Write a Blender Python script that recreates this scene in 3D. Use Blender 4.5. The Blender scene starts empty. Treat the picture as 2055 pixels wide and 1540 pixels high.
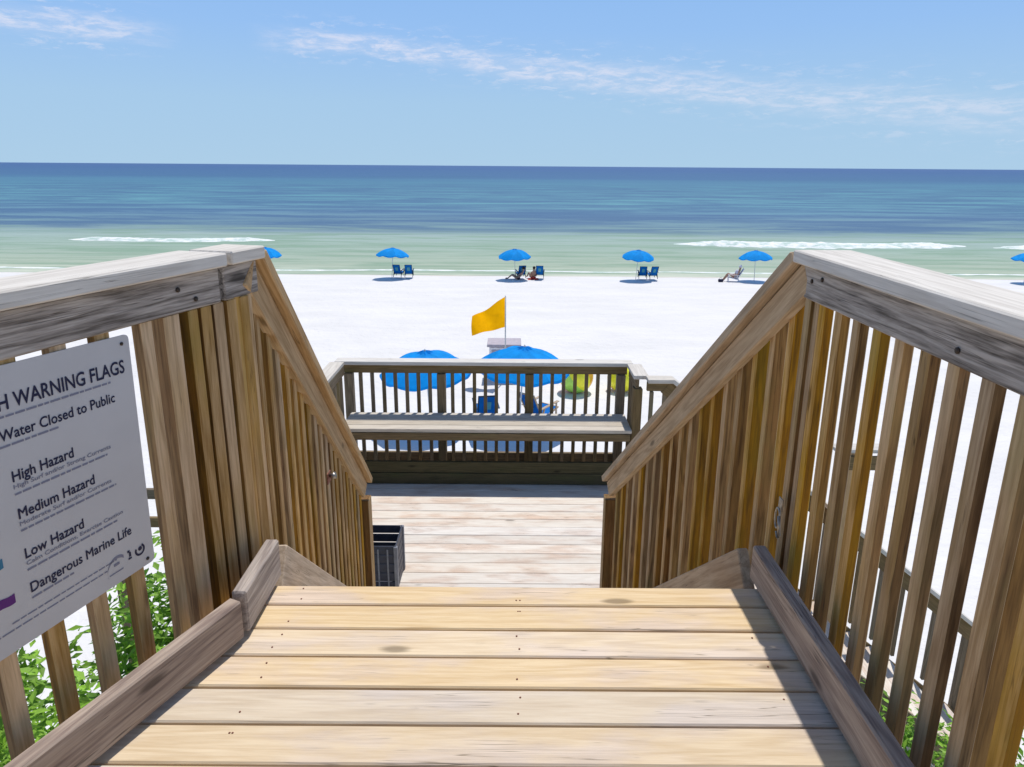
import bpy, math, random
from mathutils import Vector, Matrix, noise as mnoise

random.seed(7)
scene = bpy.context.scene
COL = scene.collection
R = math.radians

# ------------------------------------------------------------------ camera
EYE = 1.31
cam_data = bpy.data.cameras.new('camera')
cam_data.sensor_fit = 'HORIZONTAL'
cam_data.sensor_width = 36.0
cam_data.lens = 1355.0 / 2055.0 * 36.0
cam_data.shift_y = -86.0 / 2055.0
cam_data.clip_start = 0.05
cam_data.clip_end = 150000.0
cam = bpy.data.objects.new('camera', cam_data)
COL.objects.link(cam)
cam.matrix_world = (Matrix.Translation((0, 0, EYE)) @ Matrix.Rotation(R(90 - 14.5), 4, 'X')
                    @ Matrix.Rotation(R(0.42), 4, 'Z'))
scene.camera = cam

# ------------------------------------------------------------------ light
SUN_EL, SUN_AZ = 66.5, 18.0
world = bpy.data.worlds.new('World')
scene.world = world
world.use_nodes = True
wn, wl = world.node_tree.nodes, world.node_tree.links
wn.clear()


def N(nt, kind, **kw):
    n = nt.nodes.new(kind)
    for k, v in kw.items():
        if k == 'ins':
            for a, b in v.items():
                n.inputs[a].default_value = b
        else:
            setattr(n, k, v)
    return n


def math_node(nt, op, a, b=None, c=None, clamp=False):
    n = nt.nodes.new('ShaderNodeMath')
    n.operation = op
    n.use_clamp = clamp
    for i, v in enumerate((a, b, c)):
        if v is None:
            continue
        if isinstance(v, (int, float)):
            n.inputs[i].default_value = v
        else:
            nt.links.new(v, n.inputs[i])
    return n.outputs[0]


def mix_col(nt, fac, a, b, blend='MIX'):
    n = nt.nodes.new('ShaderNodeMix')
    n.data_type = 'RGBA'
    n.blend_type = blend
    n.clamp_factor = True
    for s, v in ((n.inputs['Factor'], fac), (n.inputs[6], a), (n.inputs[7], b)):
        if isinstance(v, (int, float)):
            s.default_value = v
        elif isinstance(v, (tuple, list)):
            s.default_value = tuple(v) + ((1.0,) if len(v) == 3 else ())
        else:
            nt.links.new(v, s)
    return n.outputs[2]


def map_range(nt, v, a, b, c, d, smooth=True):
    n = nt.nodes.new('ShaderNodeMapRange')
    n.interpolation_type = 'SMOOTHSTEP' if smooth else 'LINEAR'
    nt.links.new(v, n.inputs[0])
    for i, x in enumerate((a, b, c, d)):
        n.inputs[i + 1].default_value = x
    return n.outputs[0]


def noise_tex(nt, vec, scale, detail=4, rough=0.55, dist=0.0):
    n = N(nt, 'ShaderNodeTexNoise', ins={'Scale': scale, 'Detail': detail, 'Roughness': rough, 'Distortion': dist})
    nt.links.new(vec, n.inputs['Vector'])
    return n.outputs['Fac']


def scaled(nt, vec, s, loc=(0, 0, 0)):
    n = N(nt, 'ShaderNodeMapping')
    n.inputs['Scale'].default_value = s
    n.inputs['Location'].default_value = loc
    nt.links.new(vec, n.inputs['Vector'])
    return n.outputs[0]


def ramp(nt, fac, stops, interp='LINEAR'):
    n = nt.nodes.new('ShaderNodeValToRGB')
    cr = n.color_ramp
    cr.interpolation = interp
    while len(cr.elements) < len(stops):
        cr.elements.new(0.5)
    for e, (p, c) in zip(cr.elements, stops):
        e.position = p
        e.color = tuple(c) + (1.0,)
    nt.links.new(fac, n.inputs[0])
    return n.outputs[0]


def build_world():
    nt = world.node_tree
    sky = N(nt, 'ShaderNodeTexSky', sky_type='NISHITA', sun_disc=False,
            sun_elevation=R(SUN_EL), sun_rotation=R(SUN_AZ), air_density=1.0, dust_density=0.6,
            ozone_density=2.5, altitude=0.0)
    tc = N(nt, 'ShaderNodeTexCoord')
    sep = N(nt, 'ShaderNodeSeparateXYZ')
    nt.links.new(tc.outputs['Generated'], sep.inputs[0])
    az = math_node(nt, 'MULTIPLY', math_node(nt, 'ARCTAN2', sep.outputs[0], sep.outputs[1]), 180 / math.pi)
    el = math_node(nt, 'MULTIPLY', math_node(nt, 'ARCSINE', sep.outputs[2]), 180 / math.pi)
    comb = N(nt, 'ShaderNodeCombineXYZ')
    nt.links.new(az, comb.inputs[0])
    nt.links.new(el, comb.inputs[1])
    v = comb.outputs[0]
    # a long thin cirrus streak, high on the left and sinking to the right
    drop = math_node(nt, 'MULTIPLY', math_node(nt, 'MAXIMUM', math_node(nt, 'ADD', az, 12.0), 0.0), 0.115)
    centre = math_node(nt, 'SUBTRACT', 8.9, drop)
    n_warp = noise_tex(nt, scaled(nt, v, (0.10, 0.2, 1)), 1.0, 2)
    off = math_node(nt, 'SUBTRACT', el, centre)
    off = math_node(nt, 'ADD', off, math_node(nt, 'MULTIPLY', math_node(nt, 'SUBTRACT', n_warp, 0.5), 1.2))
    wide = math_node(nt, 'ADD', 0.9, math_node(nt, 'MULTIPLY', map_range(nt, az, -15, 30, 0, 1), 0.55))
    lower = math_node(nt, 'DIVIDE', math_node(nt, 'MULTIPLY', off, -1.0), wide)
    upper = math_node(nt, 'DIVIDE', off, math_node(nt, 'MULTIPLY', wide, 1.15))
    dist = math_node(nt, 'MAXIMUM', lower, upper)
    band = map_range(nt, dist, 0.25, 1.15, 1.0, 0.0)
    fib = N(nt, 'ShaderNodeMapping')
    fib.inputs['Rotation'].default_value = (0, 0, R(-14))
    fib.inputs['Scale'].default_value = (0.42, 1.9, 1)
    nt.links.new(v, fib.inputs['Vector'])
    fine = noise_tex(nt, fib.outputs[0], 1.0, 10, 0.74, 0.35)
    coarse = noise_tex(nt, scaled(nt, v, (0.12, 0.5, 1), (3.1, 0, 0)), 1.0, 3, 0.5)
    fluff = map_range(nt, fine, 0.40, 0.64, 0.0, 1.0)
    fluff = math_node(nt, 'ADD', math_node(nt, 'MULTIPLY', fluff, 0.82), 0.18)
    gap = math_node(nt, 'SUBTRACT', 1.0, math_node(nt, 'MULTIPLY', map_range(nt, az, -30, -24, 0, 1), map_range(nt, az, -20.5, -15, 1, 0)))
    gap = math_node(nt, 'MULTIPLY', gap, map_range(nt, coarse, 0.25, 0.45, 0.5, 1.0))
    cl = math_node(nt, 'MULTIPLY', math_node(nt, 'MULTIPLY', band, fluff), gap)
    wisp = math_node(nt, 'MULTIPLY', map_range(nt, fine, 0.50, 0.66, 0, 0.75),
                     map_range(nt, dist, 0.6, 2.3, 1.0, 0.0))
    cl = math_node(nt, 'MAXIMUM', cl, math_node(nt, 'MULTIPLY', wisp, gap), clamp=True)
    # clear marine air: the pale blue runs right down to the horizon
    low = ramp(nt, map_range(nt, el, 0.0, 24.0, 0.0, 1.0, False), [(0.0, (3.8, 5.6, 7.3)), (0.2, (3.5, 5.4, 7.5)), (0.42, (2.8, 4.8, 8.0)), (1.0, (1.7, 3.7, 7.8))])
    tinted = mix_col(nt, map_range(nt, el, 12.0, 40.0, 1.0, 0.0), sky.outputs[0], low)
    out = mix_col(nt, math_node(nt, 'MULTIPLY', cl, map_range(nt, az, -5, 32, 0.66, 0.40)), tinted, CLOUD)
    bg = N(nt, 'ShaderNodeBackground', ins={'Strength': SKY_STRENGTH})
    nt.links.new(out, bg.inputs[0])
    w = N(nt, 'ShaderNodeOutputWorld')
    nt.links.new(bg.outputs[0], w.inputs[0])


SKY_STRENGTH = 0.10
CLOUD = (7.6, 7.5, 8.4)
build_world()

sun_data = bpy.data.lights.new('sun', 'SUN')
sun_data.energy = 3.5
sun_data.angle = R(0.53)
sun_data.color = (1.0, 0.96, 0.9)
sun = bpy.data.objects.new('sun', sun_data)
COL.objects.link(sun)
sv = Vector((math.sin(R(SUN_AZ)) * math.cos(R(SUN_EL)), math.cos(R(SUN_AZ)) * math.cos(R(SUN_EL)), math.sin(R(SUN_EL))))
sun.rotation_euler = sv.to_track_quat('Z', 'Y').to_euler()
sun.location = (0, 0, 30)

vs = scene.view_settings
vs.view_transform = 'Standard'
vs.look = 'None'
vs.exposure = 0.14
vs.gamma = 1.0
vs.use_curve_mapping = False


# ------------------------------------------------------------------ materials
def new_mat(name):
    m = bpy.data.materials.new(name)
    m.use_nodes = True
    nt = m.node_tree
    b = nt.nodes['Principled BSDF']
    return m, nt, b


def wood(name, light, dark, grain=0.5, knots=0.25, rough=0.75, vary=0.35, moss=None, bump=0.35, warm=None, sat0=0.75):
    """weathered timber; every board is modelled with its length along local X"""
    m, nt, b = new_mat(name)
    tc = N(nt, 'ShaderNodeTexCoord')
    oi = N(nt, 'ShaderNodeObjectInfo')
    addv = N(nt, 'ShaderNodeVectorMath', operation='MULTIPLY_ADD')
    nt.links.new(tc.outputs['Object'], addv.inputs[0])
    addv.inputs[1].default_value = (1, 1, 1)
    cmb = N(nt, 'ShaderNodeCombineXYZ')
    r53 = math_node(nt, 'MULTIPLY', oi.outputs['Random'], 53.0)
    r17 = math_node(nt, 'MULTIPLY', oi.outputs['Random'], 17.0)
    nt.links.new(r53, cmb.inputs[0]); nt.links.new(r17, cmb.inputs[1]); nt.links.new(r17, cmb.inputs[2])
    nt.links.new(cmb.outputs[0], addv.inputs[2])
    v = addv.outputs[0]
    g1 = noise_tex(nt, scaled(nt, v, (2.2, 38, 38)), 1.0, 6, 0.62, 0.9)
    g2 = noise_tex(nt, scaled(nt, v, (9, 170, 170)), 1.0, 3, 0.6, 0.2)
    big = noise_tex(nt, scaled(nt, v, (2.5, 7, 7)), 1.0, 4, 0.55)
    lowg = noise_tex(nt, scaled(nt, v, (0.75, 11, 11), (2, 6, 1)), 1.0, 2, 0.4, 0.15)
    rings = math_node(nt, 'SINE', math_node(nt, 'MULTIPLY', lowg, 62.0))
    rings = map_range(nt, rings, -1.0, 0.55, 0, 1)
    f = map_range(nt, g1, 0.5 - 0.28, 0.5 + 0.26, 0, 1)
    f = math_node(nt, 'ADD', math_node(nt, 'MULTIPLY', f, 0.58), math_node(nt, 'MULTIPLY', rings, 0.42))
    f = math_node(nt, 'ADD', math_node(nt, 'MULTIPLY', f, 0.65), math_node(nt, 'MULTIPLY', map_range(nt, g2, 0.3, 0.7, 0, 1), 0.35))
    f = math_node(nt, 'ADD', 0.5, math_node(nt, 'MULTIPLY', math_node(nt, 'SUBTRACT', f, 0.5), 2 * grain), clamp=True)
    c = mix_col(nt, f, dark, light)
    if warm:
        c = mix_col(nt, map_range(nt, big, 0.42, 0.68, 0, 0.8), c, mix_col(nt, f, tuple(x * 0.7 for x in warm), warm))
    if moss:
        mo = noise_tex(nt, scaled(nt, v, (1.5, 5, 5), (9, 4, 2)), 1.0, 5, 0.6)
        c = mix_col(nt, map_range(nt, mo, 0.5, 0.72, 0, 0.6), c, moss)
    # knots
    vo = N(nt, 'ShaderNodeTexVoronoi', ins={'Scale': 1.0})
    nt.links.new(scaled(nt, v, (3.4, 11, 11)), vo.inputs['Vector'])
    wob = math_node(nt, 'ADD', vo.outputs['Distance'], math_node(nt, 'MULTIPLY', math_node(nt, 'SUBTRACT', g1, 0.5), 0.16))
    k = map_range(nt, wob, 0.08, 0.2, 1, 0)
    sepk = N(nt, 'ShaderNodeSeparateColor')
    nt.links.new(vo.outputs['Color'], sepk.inputs[0])
    k = math_node(nt, 'MULTIPLY', k, math_node(nt, 'LESS_THAN', sepk.outputs[0], knots))
    c = mix_col(nt, math_node(nt, 'MULTIPLY', k, 0.75), c, tuple(x * 0.35 for x in dark))
    # cracks along the grain
    cr = noise_tex(nt, scaled(nt, v, (1.3, 60, 60), (5, 1, 7)), 1.0, 2, 0.5, 0.4)
    crack = map_range(nt, math_node(nt, 'ABSOLUTE', math_node(nt, 'SUBTRACT', cr, 0.5)), 0.0, 0.012, 1, 0)
    crack = math_node(nt, 'MULTIPLY', crack, map_range(nt, big, 0.5, 0.6, 0, 0.7))
    c = mix_col(nt, crack, c, tuple(x * 0.3 for x in dark))
    # board to board variation
    val = math_node(nt, 'ADD', 1.0 - vary / 2, math_node(nt, 'MULTIPLY', oi.outputs['Random'], vary))
    hs = N(nt, 'ShaderNodeHueSaturation')
    nt.links.new(c, hs.inputs['Color'])
    nt.links.new(val, hs.inputs['Value'])
    sat = math_node(nt, 'ADD', sat0, math_node(nt, 'MULTIPLY', math_node(nt, 'FRACT', math_node(nt, 'MULTIPLY', oi.outputs['Random'], 7.3)), 0.5))
    nt.links.new(sat, hs.inputs['Saturation'])
    nt.links.new(hs.outputs[0], b.inputs['Base Color'])
    b.inputs['Roughness'].default_value = rough
    b.inputs['Specular IOR Level'].default_value = 0.25
    bp = N(nt, 'ShaderNodeBump', ins={'Strength': bump, 'Distance': 0.003})
    h = math_node(nt, 'SUBTRACT', math_node(nt, 'ADD', g1, math_node(nt, 'MULTIPLY', g2, 0.5)), math_node(nt, 'MULTIPLY', crack, 1.0))
    nt.links.new(h, bp.inputs['Height'])
    nt.links.new(bp.outputs[0], b.inputs['Normal'])
    return m


def plain(name, col, rough=0.6, spec=0.4, metal=0.0, var=0.12, scale=8.0):
    m, nt, b = new_mat(name)
    tc = N(nt, 'ShaderNodeTexCoord')
    n = noise_tex(nt, tc.outputs['Object'], scale, 4)
    f = map_range(nt, n, 0.3, 0.7, 1 - var, 1 + var, False)
    hs = N(nt, 'ShaderNodeHueSaturation')
    hs.inputs['Color'].default_value = tuple(col) + (1,)
    nt.links.new(f, hs.inputs['Value'])
    nt.links.new(hs.outputs[0], b.inputs['Base Color'])
    b.inputs['Roughness'].default_value = rough
    b.inputs['Specular IOR Level'].default_value = spec
    b.inputs['Metallic'].default_value = metal
    return m


def cloth(name, col, trans=0.35):
    m, nt, b = new_mat(name)
    tc = N(nt, 'ShaderNodeTexCoord')
    n = noise_tex(nt, tc.outputs['Object'], 3.0, 3)
    hs = N(nt, 'ShaderNodeHueSaturation')
    hs.inputs['Color'].default_value = tuple(col) + (1,)
    nt.links.new(map_range(nt, n, 0.3, 0.7, 0.85, 1.12, False), hs.inputs['Value'])
    nt.links.new(hs.outputs[0], b.inputs['Base Color'])
    b.inputs['Roughness'].default_value = 0.8
    b.inputs['Specular IOR Level'].default_value = 0.2
    tr = N(nt, 'ShaderNodeBsdfTranslucent')
    nt.links.new(hs.outputs[0], tr.inputs[0])
    mx = N(nt, 'ShaderNodeMixShader')
    mx.inputs[0].default_value = trans
    nt.links.new(b.outputs[0], mx.inputs[1])
    nt.links.new(tr.outputs[0], mx.inputs[2])
    nt.links.new(mx.outputs[0], nt.nodes['Material Output'].inputs[0])
    return m


W_TREAD = wood('sunlit_pine', (0.73, 0.59, 0.40), (0.55, 0.40, 0.235), 0.5, 0.22, 0.7, 0.14, warm=(0.70, 0.58, 0.49))
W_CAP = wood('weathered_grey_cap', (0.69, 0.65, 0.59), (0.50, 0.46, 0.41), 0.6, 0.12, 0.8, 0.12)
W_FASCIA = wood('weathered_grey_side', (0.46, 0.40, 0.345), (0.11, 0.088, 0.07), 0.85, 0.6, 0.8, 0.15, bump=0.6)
W_BAL = wood('shaded_brown_slat', (0.34, 0.20, 0.085), (0.115, 0.06, 0.022), 0.75, 0.2, 0.75, 0.55, sat0=0.95, moss=(0.18, 0.14, 0.05), warm=(0.32, 0.17, 0.07))  # brown timber, toned darker so the slat sides read as shaded
W_BALF = wood('lit_slat_face', (0.57, 0.41, 0.25), (0.30, 0.19, 0.095), 0.7, 0.25, 0.75, 0.4, sat0=0.95, warm=(0.52, 0.34, 0.15), moss=(0.36, 0.29, 0.13))  # same slat wood, lightened: light on the faces painted into the colour
W_RAIL = wood('tan_handrail', (0.58, 0.43, 0.28), (0.34, 0.23, 0.13), 0.6, 0.25, 0.75, 0.2)
W_LAND = wood('bleached_landing', (0.76, 0.71, 0.64), (0.60, 0.54, 0.47), 0.5, 0.12, 0.8, 0.14, warm=(0.68, 0.53, 0.43))
W_DARK = wood('brown_landing_rail', (0.26, 0.19, 0.11), (0.11, 0.08, 0.045), 0.5, 0.1, 0.8, 0.3, moss=(0.13, 0.13, 0.06))
W_BENCH = wood('pale_bench_seat', (0.62, 0.56, 0.47), (0.42, 0.36, 0.29), 0.5, 0.1, 0.8, 0.15)
W_CURB = wood('curb_timber', (0.48, 0.39, 0.32), (0.20, 0.15, 0.13), 0.65, 0.4, 0.8, 0.2, bump=0.6)
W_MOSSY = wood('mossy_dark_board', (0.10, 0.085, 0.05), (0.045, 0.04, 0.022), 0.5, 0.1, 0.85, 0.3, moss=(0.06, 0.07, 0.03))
W_TAN = wood('orange_newel', (0.62, 0.40, 0.20), (0.42, 0.25, 0.11), 0.5, 0.2, 0.7, 0.15)
M_BLUE = cloth('umbrella_blue', (0.0, 0.31, 0.80), 0.3)
M_CHAIR = cloth('chair_blue', (0.0, 0.16, 0.52), 0.15)
M_CHAIRL = cloth('chair_pale', (0.10, 0.36, 0.42), 0.15)
M_TEAL = plain('dark_teal_frame', (0.008, 0.045, 0.09), 0.6, 0.3)
M_FLAG = cloth('flag_yellow', (1.0, 0.47, 0.0), 0.5)
M_POLE = plain('white_pole', (0.6, 0.6, 0.58), 0.4)
M_WHITE = plain('white_paint', (0.75, 0.73, 0.74), 0.5)
M_WHITEC = cloth('white_cloth', (0.72, 0.70, 0.78), 0.2)
M_STEEL = plain('galvanised_steel', (0.35, 0.32, 0.28), 0.35, 0.5, 0.9, 0.15, 60)
M_RUST = plain('rusted_iron', (0.22, 0.09, 0.06), 0.7, 0.3, 0.3, 0.3, 80)
M_NAIL = plain('dark_nail', (0.06, 0.045, 0.035), 0.6, 0.3, 0.5)
M_SIGN = plain('sign_aluminium', (0.51, 0.50, 0.50), 0.45, 0.4, 0.0, 0.04, 6)
M_INK = plain('ink_dark', (0.012, 0.014, 0.05), 0.5, 0.3, 0, 0.02)
M_INKG = plain('ink_grey', (0.20, 0.20, 0.26), 0.5, 0.3, 0, 0.02)
M_PURPLE = plain('ink_purple', (0.10, 0.012, 0.16), 0.5, 0.3, 0, 0.02)
M_INKTEAL = plain('ink_teal', (0.03, 0.17, 0.28), 0.5, 0.3, 0, 0.02)
M_INKYEL = plain('ink_yellow', (0.55, 0.50, 0.10), 0.5, 0.3, 0, 0.02)
M_INKRED = plain('ink_red', (0.5, 0.03, 0.03), 0.5, 0.3, 0, 0.02)
M_BIN = plain('dark_plastic', (0.035, 0.04, 0.06), 0.5, 0.4, 0, 0.25, 20)
M_BINL = plain('grey_plastic', (0.20, 0.21, 0.24), 0.5, 0.4, 0, 0.25, 20)
M_LIME = plain('inflatable_lime', (0.42, 0.75, 0.10), 0.35, 0.5)
M_YEL = plain('inflatable_yellow', (0.9, 0.85, 0.03), 0.35, 0.5)
M_ORG = plain('inflatable_orange', (0.85, 0.42, 0.03), 0.35, 0.5)
M_SKIN = plain('skin', (0.38, 0.22, 0.15), 0.6, 0.3, 0, 0.05)
M_HAIR = plain('hair_dark', (0.03, 0.02, 0.015), 0.7, 0.2)
M_SWIM = plain('dark_swimwear', (0.02, 0.02, 0.05), 0.7, 0.2)
M_RED = plain('red_towel', (0.45, 0.06, 0.05), 0.9, 0.1)
M_GREYW = plain('grey_box_paint', (0.42, 0.38, 0.42), 0.6, 0.3, 0, 0.1)


def leaf_mat(name, a, b_):
    m, nt, b = new_mat(name)
    g = N(nt, 'ShaderNodeNewGeometry')
    c = ramp(nt, g.outputs['Random Per Island'], [(0.0, a), (0.55, b_), (1.0, tuple(min(1, x * 1.5) for x in b_))])
    nt.links.new(c, b.inputs['Base Color'])
    b.inputs['Roughness'].default_value = 0.55
    tr = N(nt, 'ShaderNodeBsdfTranslucent')
    nt.links.new(c, tr.inputs[0])
    mx = N(nt, 'ShaderNodeMixShader')
    mx.inputs[0].default_value = 0.45
    nt.links.new(b.outputs[0], mx.inputs[1]); nt.links.new(tr.outputs[0], mx.inputs[2])
    nt.links.new(mx.outputs[0], nt.nodes['Material Output'].inputs[0])
    return m


M_LEAF = leaf_mat('beach_shrub_leaf', (0.10, 0.22, 0.02), (0.26, 0.46, 0.05))
M_GRASS = leaf_mat('dune_grass_blade', (0.10, 0.14, 0.03), (0.26, 0.30, 0.08))
M_STEM = plain('shrub_stem', (0.16, 0.11, 0.06), 0.8, 0.2)


def sand_mat():
    m, nt, b = new_mat('white_sand')
    tc = N(nt, 'ShaderNodeTexCoord')
    o = tc.outputs['Object']
    big = noise_tex(nt, scaled(nt, o, (0.25, 0.6, 1)), 1.0, 5, 0.6)
    c = mix_col(nt, map_range(nt, big, 0.3, 0.7, 0, 1), (0.66, 0.645, 0.63), (0.72, 0.70, 0.685))
    fine = noise_tex(nt, o, 6.0, 6, 0.7)
    c = mix_col(nt, map_range(nt, fine, 0.56, 0.72, 0, 0.5), c, (0.56, 0.535, 0.51))
    sep = N(nt, 'ShaderNodeSeparateXYZ')
    nt.links.new(o, sep.inputs[0])
    edge = math_node(nt, 'ADD', sep.outputs[1], math_node(nt, 'MULTIPLY', noise_tex(nt, scaled(nt, o, (0.1, 0.1, 1)), 1.0, 3), 2.0))
    wet = map_range(nt, edge, 52.2, 53.6, 0, 1)
    c = mix_col(nt, wet, c, (0.50, 0.45, 0.36))
    nt.links.new(c, b.inputs['Base Color'])
    b.inputs['Roughness'].default_value = 0.9
    b.inputs['Specular IOR Level'].default_value = 0.15
    bp = N(nt, 'ShaderNodeBump', ins={'Strength': 0.8, 'Distance': 0.09})
    foot = noise_tex(nt, o, 2.6, 4, 0.55)
    nt.links.new(math_node(nt, 'ADD', foot, math_node(nt, 'MULTIPLY', fine, 0.2)), bp.inputs['Height'])
    nt.links.new(bp.outputs[0], b.inputs['Normal'])
    return m


def sea_mat():
    m, nt, b = new_mat('sea_water')
    tc = N(nt, 'ShaderNodeTexCoord')
    o = tc.outputs['Object']
    sep = N(nt, 'ShaderNodeSeparateXYZ')
    nt.links.new(o, sep.inputs[0])
    y = sep.outputs[1]
    w1 = noise_tex(nt, scaled(nt, o, (0.006, 0.03, 1)), 1.0, 3, 0.5)
    ly = math_node(nt, 'LOGARITHM', math_node(nt, 'MAXIMUM', y, 10.0), 10.0)
    ly = math_node(nt, 'ADD', ly, math_node(nt, 'MULTIPLY', math_node(nt, 'SUBTRACT', w1, 0.5), 0.10))
    t = map_range(nt, ly, 1.7, 3.7, 0, 1, False)
    c = ramp(nt, t, SEA_STOPS)
    # streaks of darker seabed / wind ripples, long across the view
    def streak(sc, lo, hi, amt, col, c):
        n = noise_tex(nt, scaled(nt, o, sc), 1.0, 4, 0.6, 0.3)
        return mix_col(nt, math_node(nt, 'MULTIPLY', map_range(nt, n, lo, hi, 0, 1), amt), c, col)
    near = map_range(nt, y, 85, 100, 1, 0)
    n1 = noise_tex(nt, scaled(nt, o, (0.06, 0.40, 1)), 1.0, 5, 0.62, 0.5)
    c = mix_col(nt, math_node(nt, 'MULTIPLY', map_range(nt, n1, 0.42, 0.62, 0, 0.7), near), c, (0.20, 0.31, 0.21))
    mid = math_node(nt, 'MULTIPLY', map_range(nt, y, 80, 95, 0, 1), map_range(nt, y, 250, 420, 1, 0))
    n2 = noise_tex(nt, scaled(nt, o, (0.03, 0.13, 1)), 1.0, 6, 0.68, 0.5)
    c = mix_col(nt, math_node(nt, 'MULTIPLY', map_range(nt, n2, 0.36, 0.58, 0, 0.8), mid), c, (0.06, 0.125, 0.235))
    far = map_range(nt, y, 250, 500, 0, 1)
    n3 = noise_tex(nt, scaled(nt, o, (0.007, 0.016, 1)), 1.0, 6, 0.7, 0.5)
    c = mix_col(nt, math_node(nt, 'MULTIPLY', map_range(nt, n3, 0.45, 0.65, 0, 0.35), far), c, (0.05, 0.13, 0.21))
    nt.links.new(c, b.inputs['Base Color'])
    b.inputs['Roughness'].default_value = 0.55
    b.inputs['IOR'].default_value = 1.33
    b.inputs['Specular IOR Level'].default_value = 0.12
    bp = N(nt, 'ShaderNodeBump', ins={'Strength': 0.8, 'Distance': 0.5})
    h = noise_tex(nt, scaled(nt, o, (0.12, 0.5, 1)), 1.0, 5, 0.6, 0.2)
    nt.links.new(h, bp.inputs['Height'])
    nt.links.new(bp.outputs[0], b.inputs['Normal'])
    return m


SEA_STOPS = [(0.0, (0.60, 0.62, 0.50)), (0.03, (0.37, 0.43, 0.33)), (0.075, (0.31, 0.40, 0.33)), (0.115, (0.31, 0.40, 0.37)),
             (0.142, (0.17, 0.27, 0.29)), (0.19, (0.12, 0.23, 0.31)), (0.25, (0.12, 0.29, 0.34)),
             (0.38, (0.09, 0.24, 0.31)), (0.50, (0.06, 0.14, 0.26)), (0.75, (0.055, 0.12, 0.26)), (1.0, (0.06, 0.12, 0.27))]
M_SAND = sand_mat()
M_SEA = sea_mat()


def foam_mat():
    m, nt, b = new_mat('foam')
    tc = N(nt, 'ShaderNodeTexCoord')
    n = noise_tex(nt, scaled(nt, tc.outputs['Object'], (0.8, 1.5, 2)), 1.0, 5, 0.65)
    c = mix_col(nt, map_range(nt, n, 0.35, 0.6, 0, 1), (0.45, 0.58, 0.52), (0.82, 0.82, 0.82))
    nt.links.new(c, b.inputs['Base Color'])
    b.inputs['Roughness'].default_value = 0.9
    return m


M_FOAM = foam_mat()


# ------------------------------------------------------------------ mesh helpers
def mesh_from(name, verts, faces, mat, smooth=False):
    me = bpy.data.meshes.new(name)
    me.from_pydata(verts, [], faces)
    if mat:
        me.materials.append(mat)
    if smooth:
        for p in me.polygons:
            p.use_smooth = True
    me.update()
    return me


def link(name, me, parent=None, mw=None, loc=None):
    o = bpy.data.objects.new(name, me)
    COL.objects.link(o)
    if mw is not None:
        if parent is not None:
            o.parent = parent
            pm = Matrix.Translation(parent.location) if parent.type == 'EMPTY' and parent.parent is None else WM.get(parent.name, Matrix.Identity(4))
            mw = pm.inverted() @ mw
        o.matrix_local = mw
    else:
        if parent is not None:
            o.parent = parent
        if loc is not None:
            o.location = loc
    return o


WM = {}


def empty(name, loc, label=None, cat=None, group=None):
    e = bpy.data.objects.new(name, None)
    e.empty_display_size = 0.2
    COL.objects.link(e)
    e.location = loc
    tag(e, label, cat, group)
    return e


def tag(o, label=None, cat=None, group=None, kind=None):
    if label: o['label'] = label
    if cat: o['category'] = cat
    if group: o['group'] = group
    if kind: o['kind'] = kind
    return o


BOX_CACHE = {}


def board_mesh(L, W, H, mat, ch=0.003, cut=0.0):
    """chamfered board: length L on X, width W on Y, height H on Z, centred"""
    key = (round(L, 3), round(W, 4), round(H, 4), mat.name, ch, round(cut, 4))
    if key in BOX_CACHE:
        return BOX_CACHE[key]
    w, h = W / 2, H / 2
    c = min(ch, w * 0.4, h * 0.4)
    prof = [(-w + c, -h), (w - c, -h), (w, -h + c), (w, h - c), (w - c, h), (-w + c, h), (-w, h - c), (-w, -h + c)]
    verts, faces = [], []
    l = L / 2
    for x, s in ((-l, 0.0), (-l + c, 1.0), (l - c, 1.0), (l, 0.0)):
        for (a, b) in prof:
            k = 1.0 if s else 1 - c / max(w, h)
            verts.append((x + cut * (b / h) * 1.0, a * (1 if s else (w - c) / w), b * (1 if s else (h - c) / h)))
    for r in range(3):
        for i in range(8):
            j = (i + 1) % 8
            faces.append((r * 8 + i, (r + 1) * 8 + i, (r + 1) * 8 + j, r * 8 + j))
    faces.append(tuple(range(7, -1, -1))[::-1])
    faces.append(tuple(24 + i for i in range(8))[::-1])
    me = mesh_from('board', verts, faces, mat)
    BOX_CACHE[key] = me
    return me


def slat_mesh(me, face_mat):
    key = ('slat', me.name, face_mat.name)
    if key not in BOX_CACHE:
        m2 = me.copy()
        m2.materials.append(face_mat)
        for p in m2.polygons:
            if abs(p.normal.z) > 0.6:  # inner and outer faces take the painted-light tone
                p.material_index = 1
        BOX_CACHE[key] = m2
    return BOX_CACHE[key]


def board(name, p0, p1, W, H, mat, parent=None, up=(0, 0, 1), ch=0.003, cut=0.0):
    """a board whose centre line runs p0->p1; W is across, H along `up`"""
    p0, p1 = Vector(p0), Vector(p1)
    x = (p1 - p0)
    L = x.length
    x.normalize()
    u = Vector(up)
    y = u.cross(x).normalized()
    z = x.cross(y)
    me = board_mesh(L, W, H, mat, ch, cut)
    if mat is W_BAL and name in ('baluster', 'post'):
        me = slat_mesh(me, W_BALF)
    mw = Matrix(((x[0], y[0], z[0], 0), (x[1], y[1], z[1], 0), (x[2], y[2], z[2], 0), (0, 0, 0, 1)))
    mw = Matrix.Translation((p0 + p1) / 2) @ mw
    return link(name, me, parent, mw)


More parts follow.
